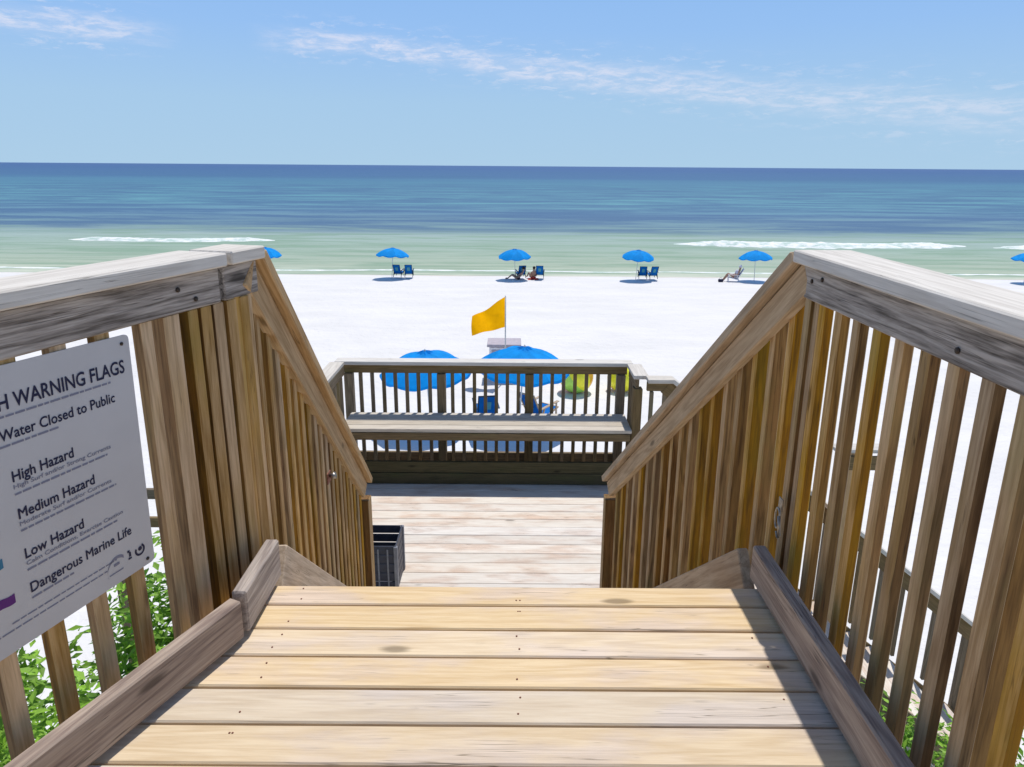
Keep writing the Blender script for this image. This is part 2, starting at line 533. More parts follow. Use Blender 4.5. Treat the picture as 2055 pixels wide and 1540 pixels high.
def tube_mesh(pts, rad, n, mat, closed=False, name='tube'):
    verts, faces = [], []
    P = [Vector(p) for p in pts]
    m = len(P)
    for i, p in enumerate(P):
        if closed:
            t = (P[(i + 1) % m] - P[i - 1]).normalized()
        else:
            t = (P[min(i + 1, m - 1)] - P[max(i - 1, 0)]).normalized()
        a = t.orthogonal().normalized() if abs(t.z) > 0.95 else t.cross(Vector((0, 0, 1))).normalized()
        b = t.cross(a)
        r = rad[i] if isinstance(rad, (list, tuple)) else rad
        for k in range(n):
            an = 2 * math.pi * k / n
            verts.append(tuple(p + a * math.cos(an) * r + b * math.sin(an) * r))
    segs = m if closed else m - 1
    for i in range(segs):
        for k in range(n):
            faces.append((i * n + k, i * n + (k + 1) % n, ((i + 1) % m) * n + (k + 1) % n, ((i + 1) % m) * n + k))
    if not closed:
        faces.append(tuple(range(n))[::-1])
        faces.append(tuple((m - 1) * n + k for k in range(n)))
    return mesh_from(name, verts, faces, mat, True)


def rail_bolt(parent, p, axis, mat=M_NAIL, r=0.006):
    a = Vector(axis).normalized()
    me = tube_mesh([Vector((0, 0, 0)), a * 0.003], r, 8, mat)
    o = link('bolt', me, parent, Matrix.Translation(p))
    return o


# ------------------------------------------------------------------ ground and sea
def lerp_tab(tab, x):
    if x <= tab[0][0]: return tab[0][1]
    for (a, b), (c, d) in zip(tab, tab[1:]):
        if x <= c:
            t = (x - a) / (c - a)
            return b + (d - b) * t
    return tab[-1][1]


PROF = [(-1500, -2.6), (-20, -2.6), (0, -3.3), (6, -4.45), (12, -5.25), (18, -5.62), (35, -6.3), (49, -6.86), (53.2, -6.97), (60, -7.4), (120, -9.5), (600, -20)]


def ground_z(x, y):
    z = lerp_tab(PROF, y)
    g = math.exp(-(((x + 5.0) / 3.2) ** 2 + ((y - 1.5) / 3.0) ** 2))
    z += 1.75 * g
    g = math.exp(-(((x - 4.5) / 2.2) ** 2 + ((y - 1.2) / 2.0) ** 2))
    z += 0.7 * g
    if y < 45 and abs(x) < 300:
        z += 0.10 * mnoise.noise(Vector((x * 0.25, y * 0.25, 0))) + 0.03 * mnoise.noise(Vector((x * 1.1, y * 1.1, 3)))
    return z


def axis_pts(lim_lo, lim_hi, fine_lo, fine_hi, step):
    pts = []
    v = fine_lo
    while v < fine_hi:
        pts.append(v); v += step
    s = step
    v = fine_hi
    while v < lim_hi:
        pts.append(v); s *= 1.25; v += s
    pts.append(lim_hi)
    s = step
    v = fine_lo - s
    lo = []
    while v > lim_lo:
        lo.append(v); s *= 1.25; v -= s
    lo.append(lim_lo)
    return lo[::-1] + pts


def grid(name, xs, ys, zf, mat):
    verts = [(x, y, zf(x, y)) for y in ys for x in xs]
    n = len(xs)
    faces = [(j * n + i, j * n + i + 1, (j + 1) * n + i + 1, (j + 1) * n + i) for j in range(len(ys) - 1) for i in range(n - 1)]
    return mesh_from(name, verts, faces, mat, True)


SEA_Z = -6.94
sand = link('sand_beach', grid('sand_beach', axis_pts(-30000, 30000, -40, 40, 0.45), axis_pts(-30000, 600, -4, 58, 0.45), ground_z, M_SAND))
tag(sand, 'bright white sand beach running from the dunes down to the sea', kind='structure')
# the sea as one sheet out to the horizon (starts under the sand)
sea = link('sea', grid('sea', axis_pts(-90000, 90000, -60, 60, 5.0), axis_pts(50, 120000, 51, 100, 2.0), lambda x, y: SEA_Z, M_SEA))
tag(sea, 'calm sea, pale green at the shore and deep blue out to the horizon', kind='structure')


def wave_ridge(name, x0, x1, yc, hgt, wid, seed, label, bowed=0.0):
    rnd = random.Random(seed)
    n = int((x1 - x0) / 0.5)
    verts, faces = [], []
    prof = [(-1.0, 0.0), (-0.72, 0.35), (-0.45, 0.8), (-0.15, 1.0), (0.25, 0.72), (0.7, 0.3), (1.0, 0.0)]
    for i in range(n + 1):
        t = i / n
        x = x0 + (x1 - x0) * t
        e = min(1.0, t * 6, (1 - t) * 6)
        e = e * e * (3 - 2 * e)
        a = 0.85 + 0.25 * mnoise.noise(Vector((x * 0.18, seed, 0)))
        yy = yc + bowed * (t - 0.5) ** 2 * 4 + 0.7 * mnoise.noise(Vector((x * 0.12, seed + 5, 0)))
        w = wid * (0.35 + 0.65 * e) * (0.8 + 0.5 * mnoise.noise(Vector((x * 0.8, seed + 9, 0))))
        for (q, h) in prof:
            verts.append((x, yy + q * w, SEA_Z - 0.02 + hgt * h * a * e * (1 + 0.25 * mnoise.noise(Vector((x * 2.5, q * 3, seed))))))
    m = len(prof)
    for i in range(n):
        for k in range(m - 1):
            faces.append((i * m + k, (i + 1) * m + k, (i + 1) * m + k + 1, i * m + k + 1))
    o = link(name, mesh_from(name, verts, faces, M_FOAM, True))
    tag(o, label, kind='stuff')
    return o


wave_ridge('breaking_wave', -50, -26, 75.5, 0.38, 1.9, 1.3, 'long white breaking wave on the left of the sea')
wave_ridge('breaking_wave', 17, 51, 74.5, 0.50, 2.6, 4.7, 'long white breaking wave on the right of the sea', 0.8)
wave_ridge('breaking_wave', 51.5, 80, 73.5, 0.38, 1.9, 8.1, 'short white breaking wave at the far right of the sea')
wave_ridge('shore_foam', -140, 140, 54.4, 0.05, 0.55, 12.3, 'thin line of white foam where the sea meets the sand')


# ------------------------------------------------------------------ upper platform
Y_NOSE = 1.905
plat = empty('upper_platform', (0, 0, 0), 'tan board platform at the top of the stairs, lit by the sun', 'deck')


def left_line(y):
    """inner face of the left rail at depth y"""
    if y > 1.88:
        return -0.80
    return -0.80 - (1.88 - y) * 0.302


y1 = Y_NOSE
widths = [0.100, 0.112, 0.114, 0.116] + [0.116] * 22
for i, w in enumerate(widths):
    ya, yb = y1, y1 - w + 0.007
    yc = (ya + yb) / 2
    xl = left_line(yc) - 0.02
    xr = 0.90
    dz = random.uniform(-0.0015, 0.0015)
    board('plank', (xl, yc + random.uniform(-.0015, .0015), -0.017 + dz), (xr, yc + random.uniform(-.0015, .0015), -0.017 - dz), w - 0.007, 0.034, W_TREAD, plat, ch=0.004)
    if i < 12:
        for xx in (-0.66, -0.655, 0.02, 0.03, 0.70):
            if random.random() < 0.8:
                link('nail', tube_mesh([(0, 0, 0), (0, 0, 0.0012)], 0.0027, 8, M_RUST), plat,
                     Matrix.Translation((xx + random.uniform(-.006, .006), yc + random.choice((-.025, .028)), dz + 0.0003)))
    y1 -= w
# frame under the platform
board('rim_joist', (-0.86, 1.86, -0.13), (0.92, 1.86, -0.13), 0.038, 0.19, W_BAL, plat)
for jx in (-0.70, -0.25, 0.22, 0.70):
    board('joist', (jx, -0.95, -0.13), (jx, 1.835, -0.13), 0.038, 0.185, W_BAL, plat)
for px, py in ((-0.75, 1.75), (0.80, 1.75), (-1.1, -0.6), (0.80, -0.6)):
    board('support_post', (px, py, -4.3), (px, py, -0.225), 0.09, 0.09, W_DARK, plat, up=(0, 1, 0))
# curbs
CH = 0.118
board('curb', (0.822, -0.95, 0.018 + CH / 2), (0.80, 1.94, 0.018 + CH / 2), 0.042, CH, W_CURB, plat, ch=0.005)
board('curb', (-0.762, 1.655, 0.018 + CH / 2 + .006), (-0.764, 1.935, 0.018 + CH / 2 + .006), 0.042, CH + .012, W_CURB, plat, ch=0.005)
board('curb', (-1.42, 0.10, 0.018 + CH / 2), (-0.765, 1.642, 0.018 + CH / 2), 0.042, CH, W_CURB, plat, ch=0.005)


# ------------------------------------------------------------------ railings
def rail_run(parent, a, b, inward, cap_z, cap_w, cap_mat, side_mat, bal_mat, pitch, bal_w, bal_d, bottom, side_h=0.10,
             cap_t=0.038, skip=None, start=0.05, end=0.05, overlap=0.0, cap_over=0.035, bal_off=0.0, lift=0.0):
    """one straight level or sloping run. a, b = (x, y, z) of the inner top edge of the cap; inward = unit xy vector"""
    a, b = Vector(a), Vector(b)
    iv = Vector((inward[0], inward[1], 0)).normalized()
    d = (b - a).normalized()
    n = iv.cross(d).normalized()
    if n.z < 0: n = -n
    ca = a - iv * cap_w / 2 - n * cap_t / 2
    cb = b - iv * cap_w / 2 - n * cap_t / 2
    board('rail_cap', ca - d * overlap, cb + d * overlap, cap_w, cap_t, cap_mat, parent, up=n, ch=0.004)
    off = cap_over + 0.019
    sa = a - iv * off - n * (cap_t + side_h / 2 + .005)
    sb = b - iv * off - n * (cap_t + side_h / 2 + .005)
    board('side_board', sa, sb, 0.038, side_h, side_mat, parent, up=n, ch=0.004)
    hl = Vector((b.x - a.x, b.y - a.y, 0))
    L = hl.length
    t = start
    k = 0
    while t < L - end:
        f = t / L
        p = a + (b - a) * f - iv * (off + bal_off)
        top = p.z - (cap_t + side_h) / max(n.z, 0.3) + 0.004 + lift
        bot = bottom(f) if callable(bottom) else bottom
        if not (skip and skip(p.x, p.y)):
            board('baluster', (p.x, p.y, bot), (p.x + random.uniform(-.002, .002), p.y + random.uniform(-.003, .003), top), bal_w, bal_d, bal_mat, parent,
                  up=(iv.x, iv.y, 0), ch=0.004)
        t += pitch
        k += 1


IN_R = (-1, 0)
rr = empty('platform_railing', (0.92, 1.0, 0), 'weathered grey capped railing with brown balusters along the right side of the platform', 'railing')
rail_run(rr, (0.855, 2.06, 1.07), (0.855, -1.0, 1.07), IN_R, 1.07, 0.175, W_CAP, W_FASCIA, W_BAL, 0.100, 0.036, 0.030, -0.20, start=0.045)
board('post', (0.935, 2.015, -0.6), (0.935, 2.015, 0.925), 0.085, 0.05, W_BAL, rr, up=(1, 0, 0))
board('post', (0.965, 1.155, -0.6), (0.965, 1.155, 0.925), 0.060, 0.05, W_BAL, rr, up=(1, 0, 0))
board('bottom_rail', (0.925, -1.0, -0.30), (0.925, 1.95, -0.30), 0.036, 0.13, W_DARK, rr)

dl = Vector((-0.289, -0.957, 0)).normalized()
inl = Vector((0.957, -0.289, 0)).normalized()
A0 = Vector((-0.797, 1.885, 1.07))
A1 = A0 + dl * 2.7
rl = empty('platform_railing', (-0.95, 1.2, 0), 'weathered grey railing on the left of the platform, carrying the white sign', 'railing')
rail_run(rl, A0, A1, inl, 1.07, 0.165, W_CAP, W_FASCIA, W_BAL, 0.113, 0.040, 0.03, -0.20, start=0.054,
         skip=lambda x, y: (A0.y - y) < 0.335)
# short cap piece between the flared run and the stair rail
rail_run(rl, (-0.752, 2.06, 1.071), (-0.79, 1.905, 1.071), (1, -0.2), 1.07, 0.145, W_CAP, W_FASCIA, W_BAL, 0.06, 0.035, 0.03, -0.2, start=0.045)
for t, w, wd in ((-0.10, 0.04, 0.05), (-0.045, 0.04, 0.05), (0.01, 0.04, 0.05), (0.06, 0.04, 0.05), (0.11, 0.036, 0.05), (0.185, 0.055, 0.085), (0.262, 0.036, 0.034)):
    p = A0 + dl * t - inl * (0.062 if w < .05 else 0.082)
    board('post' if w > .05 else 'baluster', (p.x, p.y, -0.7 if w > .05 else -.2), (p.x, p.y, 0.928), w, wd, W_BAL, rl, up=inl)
p = A0 - inl * .125
q = A1 - inl * .125
board('bottom_rail', (p.x, p.y, -0.30), (q.x, q.y, -0.30), 0.036, 0.13, W_DARK, rl)
for t, z in ((0.10, 0.955), (0.16, 0.99), (0.88, 0.955)):
    rail_bolt(rl, tuple((A0 + dl * t - inl * 0.0345).xy) + (z,), inl, M_NAIL, 0.007)
for y, z in ((1.985, 0.985), (1.92, 1.0), (1.30, 0.96), (0.9, 0.97)):
    rail_bolt(rr, (0.8895, y, z), (-1, 0, 0), M_NAIL, 0.007)

# ------------------------------------------------------------------ stairs
LAND_Z = -1.80
HEAD = -0.085     # sideways drift of the flight per metre forward
flight = empty('staircase', (0, 2.0, 0), 'steep wooden stair flight going down from the platform to the landing', 'stairs')
for i in range(1, 9):
    z = -0.200 * i
    yf = Y_NOSE + 0.232 * i
    cx = 0.02 + HEAD * (yf - 1.9)
    for k in range(2):
        yc = yf - 0.055 - k * 0.113
        board('tread', (cx - 0.745, yc, z - 0.018), (cx + 0.745, yc, z - 0.018), 0.108, 0.035, W_TREAD, flight)


def skirt_z(y): return 0.155 - 0.86 * (y - 1.93)


for sx in (-1, 1):
    x0 = 0.745 * sx + (0.02 if sx > 0 else -0.0)
    board('stringer', (x0 + .019 * sx, 1.945, skirt_z(1.945) - 0.16), (x0 + .019 * sx - 0.13, 3.95, skirt_z(3.95) - 0.16), 0.038, 0.24, W_RAIL, flight, ch=0.004)

sl = empty('stair_railing', (-0.9, 3.0, 0), 'brown sloping stair railing with close balusters on the left of the flight', 'railing')
sr = empty('stair_railing', (0.75, 3.0, 0), 'brown sloping stair railing with close balusters on the right of the flight', 'railing')
LA, LB = (-0.757, 2.075, 1.063), (-0.905, 4.05, -0.665)
RA, RB = (0.852, 2.08, 1.063), (0.590, 4.05, -0.645)
rail_run(sl, LA, LB, (1, -0.075), 0, 0.14, W_RAIL, W_RAIL, W_BAL, 0.100, 0.030, 0.055, lambda f: -0.02 - 1.85 * f, start=0.06, side_h=0.092, cap_over=0.03, bal_off=0.043, lift=0.07)
rail_run(sr, RA, RB, (-1, -0.133), 0, 0.14, W_RAIL, W_RAIL, W_BAL, 0.106, 0.030, 0.050, lambda f: -0.02 - 1.85 * f, start=0.06, side_h=0.092, cap_over=0.03, bal_off=0.043, lift=0.07)
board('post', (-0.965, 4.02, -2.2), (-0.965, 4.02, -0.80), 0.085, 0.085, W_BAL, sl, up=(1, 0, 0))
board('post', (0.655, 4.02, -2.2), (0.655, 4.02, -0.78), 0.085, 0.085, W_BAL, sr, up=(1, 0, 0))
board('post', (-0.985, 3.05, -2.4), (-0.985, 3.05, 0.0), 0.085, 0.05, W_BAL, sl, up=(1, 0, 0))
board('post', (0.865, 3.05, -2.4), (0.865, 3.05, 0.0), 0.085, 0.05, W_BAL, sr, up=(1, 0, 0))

# ------------------------------------------------------------------ landing
land = empty('lower_landing', (0, 5.4, LAND_Z), 'bleached wooden landing at the foot of the stairs, in front of the bench', 'deck')
y = 6.80
i = 0
while y > 3.95:
    yc = y - 0.069
    xr = 1.60 if 4.98 < yc < 6.20 else 1.30
    dz = random.uniform(-0.002, 0.002)
    board('plank', (-1.86, yc, LAND_Z - 0.018 + dz), (xr, yc, LAND_Z - 0.018 + dz), 0.1365, 0.036, W_LAND, land, ch=0.004)
    y -= 0.140
board('rim_joist', (-1.86, 6.825, LAND_Z - 0.12), (1.30, 6.825, LAND_Z - 0.12), 0.038, 0.2, W_DARK, land)
board('rim_joist', (-1.86, 3.93, LAND_Z - 0.14), (1.30, 3.93, LAND_Z - 0.14), 0.038, 0.2, W_DARK, land)
for jx in (-1.84, -0.9, 0.0, 0.8, 1.28):
    board('joist', (jx, 3.96, LAND_Z - 0.14), (jx, 6.80, LAND_Z - 0.14), 0.038, 0.2, W_DARK, land)
for px in (-1.75, -0.3, 1.2):
    for py in (4.1, 6.7):
        board('support_post', (px, py, -5.4), (px, py, LAND_Z - 0.04), 0.09, 0.09, W_DARK, land, up=(0, 1, 0))

lr = empty('landing_railing', (-0.3, 6.75, LAND_Z), 'dark brown railing behind the bench along the sea side of the landing', 'railing')
PX = [-1.70, -0.735, 0.185, 1.14]
board('rail_cap', (-1.83, 6.745, -0.669), (1.25, 6.745, -0.669), 0.145, 0.038, W_CAP, lr)
board('side_board', (-1.77, 6.735, -0.7365), (1.20, 6.735, -0.7365), 0.038, 0.095, W_DARK, lr)
board('bottom_rail', (-1.77, 6.775, LAND_Z + 0.057), (1.20, 6.775, LAND_Z + 0.057), 0.038, 0.11, W_DARK, lr)
for px in PX:
    board('post', (px, 6.735, LAND_Z - 0.2), (px, 6.735, -0.787), 0.088, 0.088, W_DARK, lr, up=(0, 1, 0))
for a, b in zip(PX, PX[1:]):
    for k in range(1, 8):
        x = a + (b - a) * k / 8
        board('baluster', (x, 6.735, LAND_Z + 0.0), (x, 6.735, -0.785), 0.036, 0.036, W_DARK, lr, up=(0, 1, 0))
lrs = empty('landing_railing', (-1.8, 5.4, LAND_Z), 'brown side railing at the left end of the landing', 'railing')
board('rail_cap', (-1.80, 6.665, -0.6705), (-1.80, 4.0, -0.6705), 0.145, 0.038, W_CAP, lrs)
board('side_board', (-1.745, 6.66, -0.738), (-1.745, 4.0, -0.738), 0.038, 0.095, W_DARK, lrs)
yy = 6.55
while yy > 4.05:
    board('baluster', (-1.745, yy, LAND_Z + .001), (-1.745, yy, -0.787), 0.036, 0.036, W_DARK, lrs, up=(0, 1, 0))
    yy -= 0.12
lrr = empty('landing_railing', (1.3, 6.4, LAND_Z), 'short grey capped railing stub at the right end of the landing by the bench', 'railing')
board('rail_cap', (1.26, 6.665, -0.6705), (1.26, 6.26, -0.6705), 0.145, 0.038, W_CAP, lrr)
board('side_board', (1.225, 6.66, -0.738), (1.225, 6.27, -0.738), 0.038, 0.095, W_DARK, lrr)
board('post', (1.235, 6.30, LAND_Z - 0.3), (1.235, 6.30, -0.787), 0.088, 0.088, W_DARK, lrr, up=(0, 1, 0))
for yy in (6.42, 6.52, 6.62):
    board('baluster', (1.225, yy, LAND_Z + .001), (1.225, yy, -0.787), 0.036, 0.036, W_DARK, lrr, up=(0, 1, 0))
lrn = empty('landing_railing', (1.25, 4.5, LAND_Z), 'brown side railing at the right of the landing, nearest the stairs', 'railing')
board('rail_cap', (1.26, 4.95, -0.6705), (1.26, 4.0, -0.6705), 0.145, 0.038, W_CAP, lrn)
board('side_board', (1.225, 4.95, -0.738), (1.225, 4.0, -0.738), 0.038, 0.095, W_DARK, lrn)
yy = 4.88
while yy > 4.02:
    board('baluster', (1.225, yy, LAND_Z + .001), (1.225, yy, -0.787), 0.036, 0.036, W_DARK, lrn, up=(0, 1, 0))
    yy -= 0.12

# bench
bench = empty('bench', (-0.25, 6.42, LAND_Z), 'long pale plank bench built against the sea-side railing of the landing', 'bench')
for k in range(4):
    yc = 6.668 - 0.0575 - k * 0.117
    board('seat_plank', (-1.68, yc, -1.218), (1.185, yc, -1.218), 0.110, 0.036, W_BENCH, bench, ch=0.004)
board('front_board', (-1.66, 6.215, -1.277), (1.17, 6.215, -1.277), 0.036, 0.078, W_DARK, bench)
for kz in (-1.735, -1.612):
    board('kick_board', (-1.66, 6.235, kz), (1.17, 6.235, kz), 0.034, 0.116, W_MOSSY, bench)
board('back_board', (-1.66, 6.672, -1.305), (1.10, 6.672, -1.305), 0.034, 0.135, W_DARK, bench)
board('back_board', (-1.66, 6.672, -1.435), (1.10, 6.672, -1.435), 0.034, 0.115, W_DARK, bench)
for px in PX:
    x = px + (0.06 if px < 0 else -0.06)
    board('bench_bearer', (x, 6.235, -1.285), (x, 6.65, -1.285), 0.036, 0.09, W_DARK, bench)

# ------------------------------------------------------------------ exit flight down to the beach on the right
ex = empty('side_staircase', (1.6, 5.6, LAND_Z), 'wooden steps leading down to the right from the landing to the sand', 'stairs')
X0 = 1.60
for i in range(1, 16):
    z = LAND_Z - 0.18 * i
    xc = X0 + 0.225 * i - 0.11
    for k in range(2):
        board('tread', (xc - 0.055 + k * 0.112, 5.03, z - 0.018), (xc - 0.055 + k * 0.112, 6.14, z - 0.018), 0.106, 0.035, W_LAND, ex)
for yy in (5.01, 6.16):
    board('stringer', (X0, yy, LAND_Z - 0.17), (X0 + 3.38, yy, LAND_Z - 0.17 - 2.7), 0.038, 0.25, W_DARK, ex)


def side_rail(name, yv, inw, label, x_start, top_z):
    e = empty(name, (x_start, yv, LAND_Z), label, 'railing')
    XE = 5.0
    m = 0.80
    za = top_z
    board('rail_cap', (x_start - 0.25, yv, za - 0.019), (x_start, yv, za - 0.019), 0.14, 0.038, W_CAP, e)
    board('side_board', (x_start - 0.25, yv, za - 0.085), (x_start, yv, za - 0.085), 0.038, 0.09, W_DARK, e)
    zb = za - (XE - x_start) * m
    nrm = Vector((m, 0, 1)).normalized()
    board('rail_cap', Vector((x_start, yv, za)) - nrm * 0.019, Vector((XE, yv, zb)) - nrm * 0.019, 0.144, 0.038, W_CAP, e, up=nrm)
    board('side_board', Vector((x_start, yv, za)) - nrm * 0.112, Vector((XE, yv, zb)) - nrm * 0.112, 0.046, 0.14, W_DARK, e, up=nrm)
    x = x_start - 0.2
    while x < XE:
        zt = za - max(0, x - x_start) * m - 0.14
        board('baluster', (x, yv, zt - 0.92), (x, yv, zt), 0.036, 0.036, W_DARK, e, up=(0, 1, 0))
        x += 0.125
    for x in (x_start - 0.02, x_start + 1.7, XE - 0.1):
        zt = za - max(0, x - x_start) * m - 0.12
        board('post', (x, yv + .04, ground_z(x, yv) - 0.3), (x, yv + .04, zt), 0.088, 0.05, W_DARK, e, up=(0, 1, 0))


side_rail('side_stair_railing', 6.18, -1, 'brown railing on the sea side of the steps going down to the right', 1.55, -0.645)
newel = empty('newel_post', (3.20, 6.0, ground_z(3.2, 6.0)))
board('post', (3.20, 6.0, ground_z(3.2, 6.0) - 0.3), (3.20, 6.0, -1.30), 0.15, 0.10, W_TAN, newel, up=(0, 1, 0))
board('post_cap', (3.08, 6.0, -1.28), (3.60, 6.0, -1.28), 0.16, 0.036, W_CAP, newel)
board('cross_board', (3.20, 5.93, -1.40), (3.58, 5.93, -1.40), 0.03, 0.14, W_DARK, newel)
tag(newel, 'orange brown square post standing beside the lower steps, seen through the right railing', 'post')

# ------------------------------------------------------------------ low dune fence on the left
fn = empty('dune_fence', (-3.2, 5.0, -2.2), 'low dark two-rail wooden fence on the dune, seen past the right edge of the sign', 'fence')
for z in (-1.29, -1.545):
    board('rail', (-5.6, 5.0, z), (-2.25, 5.0, z), 0.036, 0.085, W_DARK, fn)
for x in (-5.5, -4.4, -3.3, -2.3):
    board('post', (x, 5.045, ground_z(x, 5.0) - 0.3), (x, 5.045, -1.22), 0.085, 0.05, W_DARK, fn, up=(0, 1, 0))


# ------------------------------------------------------------------ warning sign
def text_mesh(body, size, mat, bold=0.0, width=None):
    cu = bpy.data.curves.new('lettering', 'FONT')
    cu.body = body
    cu.size = size
    cu.resolution_u = 3
    ob = bpy.data.objects.new('lettering', cu)
    COL.objects.link(ob)
    dg = bpy.context.evaluated_depsgraph_get()
    me = bpy.data.meshes.new_from_object(ob.evaluated_get(dg))
    bpy.data.objects.remove(ob)
    me.materials.clear()
    me.materials.append(mat)
    if bold:
        base_v = [v.co.copy() for v in me.vertices]
        base_f = [tuple(p.vertices) for p in me.polygons]
        vv, ff = [], []
        for j, (dx, dy) in enumerate(((0, 0), (bold, 0), (bold * .5, bold * .5), (bold * .5, -bold * .5))):
            k0 = len(vv)
            vv += [(c.x + dx, c.y + dy, 0.00004 * j) for c in base_v]
            ff += [tuple(i + k0 for i in f_) for f_ in base_f]
        me = mesh_from('lettering', vv, ff, mat)
    xs = [v.co.x for v in me.vertices]
    x0, x1 = min(xs), max(xs)
    k = (width / (x1 - x0)) if width else 1.0
    for v in me.vertices:
        v.co.x = (v.co.x - x0) * k
    return me


# sign frame: local X runs right along the board face, local Z up, local -Y faces the platform
SW, SH = 0.47, 0.605
sx = -dl
P_SIGN = (Vector((-0.797, 1.885, 0)) - inl * 0.036)
s_right = 0.345
base = P_SIGN + dl * (s_right + SW)          # left end of the sign in plan
tilt = R(1.3)
fx = Vector((sx.x * math.cos(tilt), sx.y * math.cos(tilt), -math.sin(tilt)))
fy = -inl
fz = fx.cross(fy)
SM = Matrix(((fx.x, fy.x, fz.x, base.x), (fx.y, fy.y, fz.y, base.y), (fx.z, fy.z, fz.z, 0.318), (0, 0, 0, 1)))
sign = bpy.data.objects.new('warning_sign', None)
COL.objects.link(sign)
sign.matrix_world = SM
tag(sign, 'white beach warning flags sign hanging on the left platform railing', 'sign')


def rounded_plate(w, h, r, t, mat):
    pts = []
    for cx, cz, a0 in ((w - r, r, -90), (w - r, h - r, 0), (r, h - r, 90), (r, r, 180)):
        for k in range(5):
            a = R(a0 + k * 22.5)
            pts.append((cx + r * math.cos(a), cz + r * math.sin(a)))
    n = len(pts)
    v = [(x, -t / 2, z) for x, z in pts] + [(x, t / 2, z) for x, z in pts]
    f = [tuple(range(n)), tuple(range(2 * n - 1, n - 1, -1))] + [(i, i + n, (i + 1) % n + n, (i + 1) % n) for i in range(n)]
    return mesh_from('panel', v, f, mat)


def sgn(name, me, loc=(0, 0, 0), rot=None):
    o = bpy.data.objects.new(name, me)
    COL.objects.link(o)
    o.parent = sign
    o.location = loc
    if rot: o.rotation_euler = rot
    return o


sgn('panel', rounded_plate(SW, SH, 0.012, 0.003, M_SIGN))
YF = -0.0024
UPR = (R(90), 0, 0)
TX = 0.148      # left margin of the text column


def line(body, x, z, size, width, mat=M_INK, bold=0.0):
    sgn('lettering', text_mesh(body, size, mat, bold, width), (x, YF, z), UPR)


def rect_mesh(rs, mat):
    v, f = [], []
    for (x0, z0, x1, z1) in rs:
        k = len(v)
        v += [(x0, 0, z0), (x1, 0, z0), (x1, 0, z1), (x0, 0, z1)]
        f.append((k, k + 1, k + 2, k + 3))
    return mesh_from('print', v, f, mat)


def small_print(x, z, x1, h, seed):
    """a line of print too small to read in the photograph"""
    rnd = random.Random(seed)
    rs = []
    while x < x1:
        w = rnd.uniform(0.010, 0.026)
        rs.append((x, z, min(x + w, x1), z + h))
        x += w + 0.003
    sgn('small_print', rect_mesh(rs, M_INKG), (0, YF, 0))


# heights measured down the sign face
line('BEACH WARNING FLAGS', 0.060, 0.515, 0.045, 0.388, M_INK, 0.0018)
small_print(0.05, 0.499, 0.405, 0.0045, 1)
line('Water Closed to Public', 0.136, 0.452, 0.033, 0.275, M_INK, 0.0012)
small_print(0.130, 0.438, 0.262, 0.0045, 2)
line('High Hazard', TX, 0.361, 0.033, 0.140, M_INK, 0.0014)
line('High Surf and/or Strong Currents', TX, 0.345, 0.0135, 0.235, M_INKG, 0.0003)
small_print(TX, 0.331, 0.372, 0.0045, 3)
line('Medium Hazard', TX, 0.278, 0.033, 0.182, M_INK, 0.0014)
line('Moderate Surf and/or Currents', TX, 0.262, 0.0135, 0.225, M_INKG, 0.0003)
small_print(TX, 0.249, 0.385, 0.0045, 4)
line('Low Hazard', TX, 0.187, 0.033, 0.140, M_INK, 0.0014)
line('Calm Conditions, Exercise Caution', TX, 0.171, 0.0135, 0.245, M_INKG, 0.0003)
small_print(TX, 0.158, 0.375, 0.0045, 5)
line('Dangerous Marine Life', TX, 0.107, 0.033, 0.262, M_INK, 0.0012)
small_print(TX, 0.092, 0.250, 0.0045, 6)
small_print(0.10, 0.062, 0.36, 0.003, 7)
small_print(0.06, 0.047, 0.33, 0.003, 8)


def printed_flag(x, z, mat, two=False):
    w, h = 0.040, 0.021
    v = []
    for i in range(7):
        t = i / 6
        dz = 0.0015 * math.sin(t * 2 * math.pi)
        v += [(x + w * t, 0, z + dz), (x + w * t, 0, z + h + dz)]
    f = [(2 * i, 2 * i + 2, 2 * i + 3, 2 * i + 1) for i in range(6)]
    sgn('printed_flag', mesh_from('printed_flag', v, f, mat), (0, YF, 0))
    sgn('printed_pole', rect_mesh([(x - 0.003, z - 0.035, x, z + h + 0.003)], M_INK), (0, YF - .0001, 0))


printed_flag(0.060, 0.455, M_INKRED)
printed_flag(0.010, 0.455, M_INKRED)
printed_flag(0.060, 0.364, M_INKRED)
printed_flag(0.060, 0.281, M_INKYEL)
printed_flag(0.062, 0.193, M_INKTEAL)
printed_flag(0.074, 0.106, M_PURPLE)


def ring_mesh(r0, r1, a0, a1, n, mat):
    v, f = [], []
    for i in range(n + 1):
        a = R(a0 + (a1 - a0) * i / n)
        v += [(r0 * math.cos(a), 0, r0 * math.sin(a)), (r1 * math.cos(a), 0, r1 * math.sin(a))]
    f = [(2 * i, 2 * i + 1, 2 * i + 3, 2 * i + 2) for i in range(n)]
    return mesh_from('ring', v, f, mat)


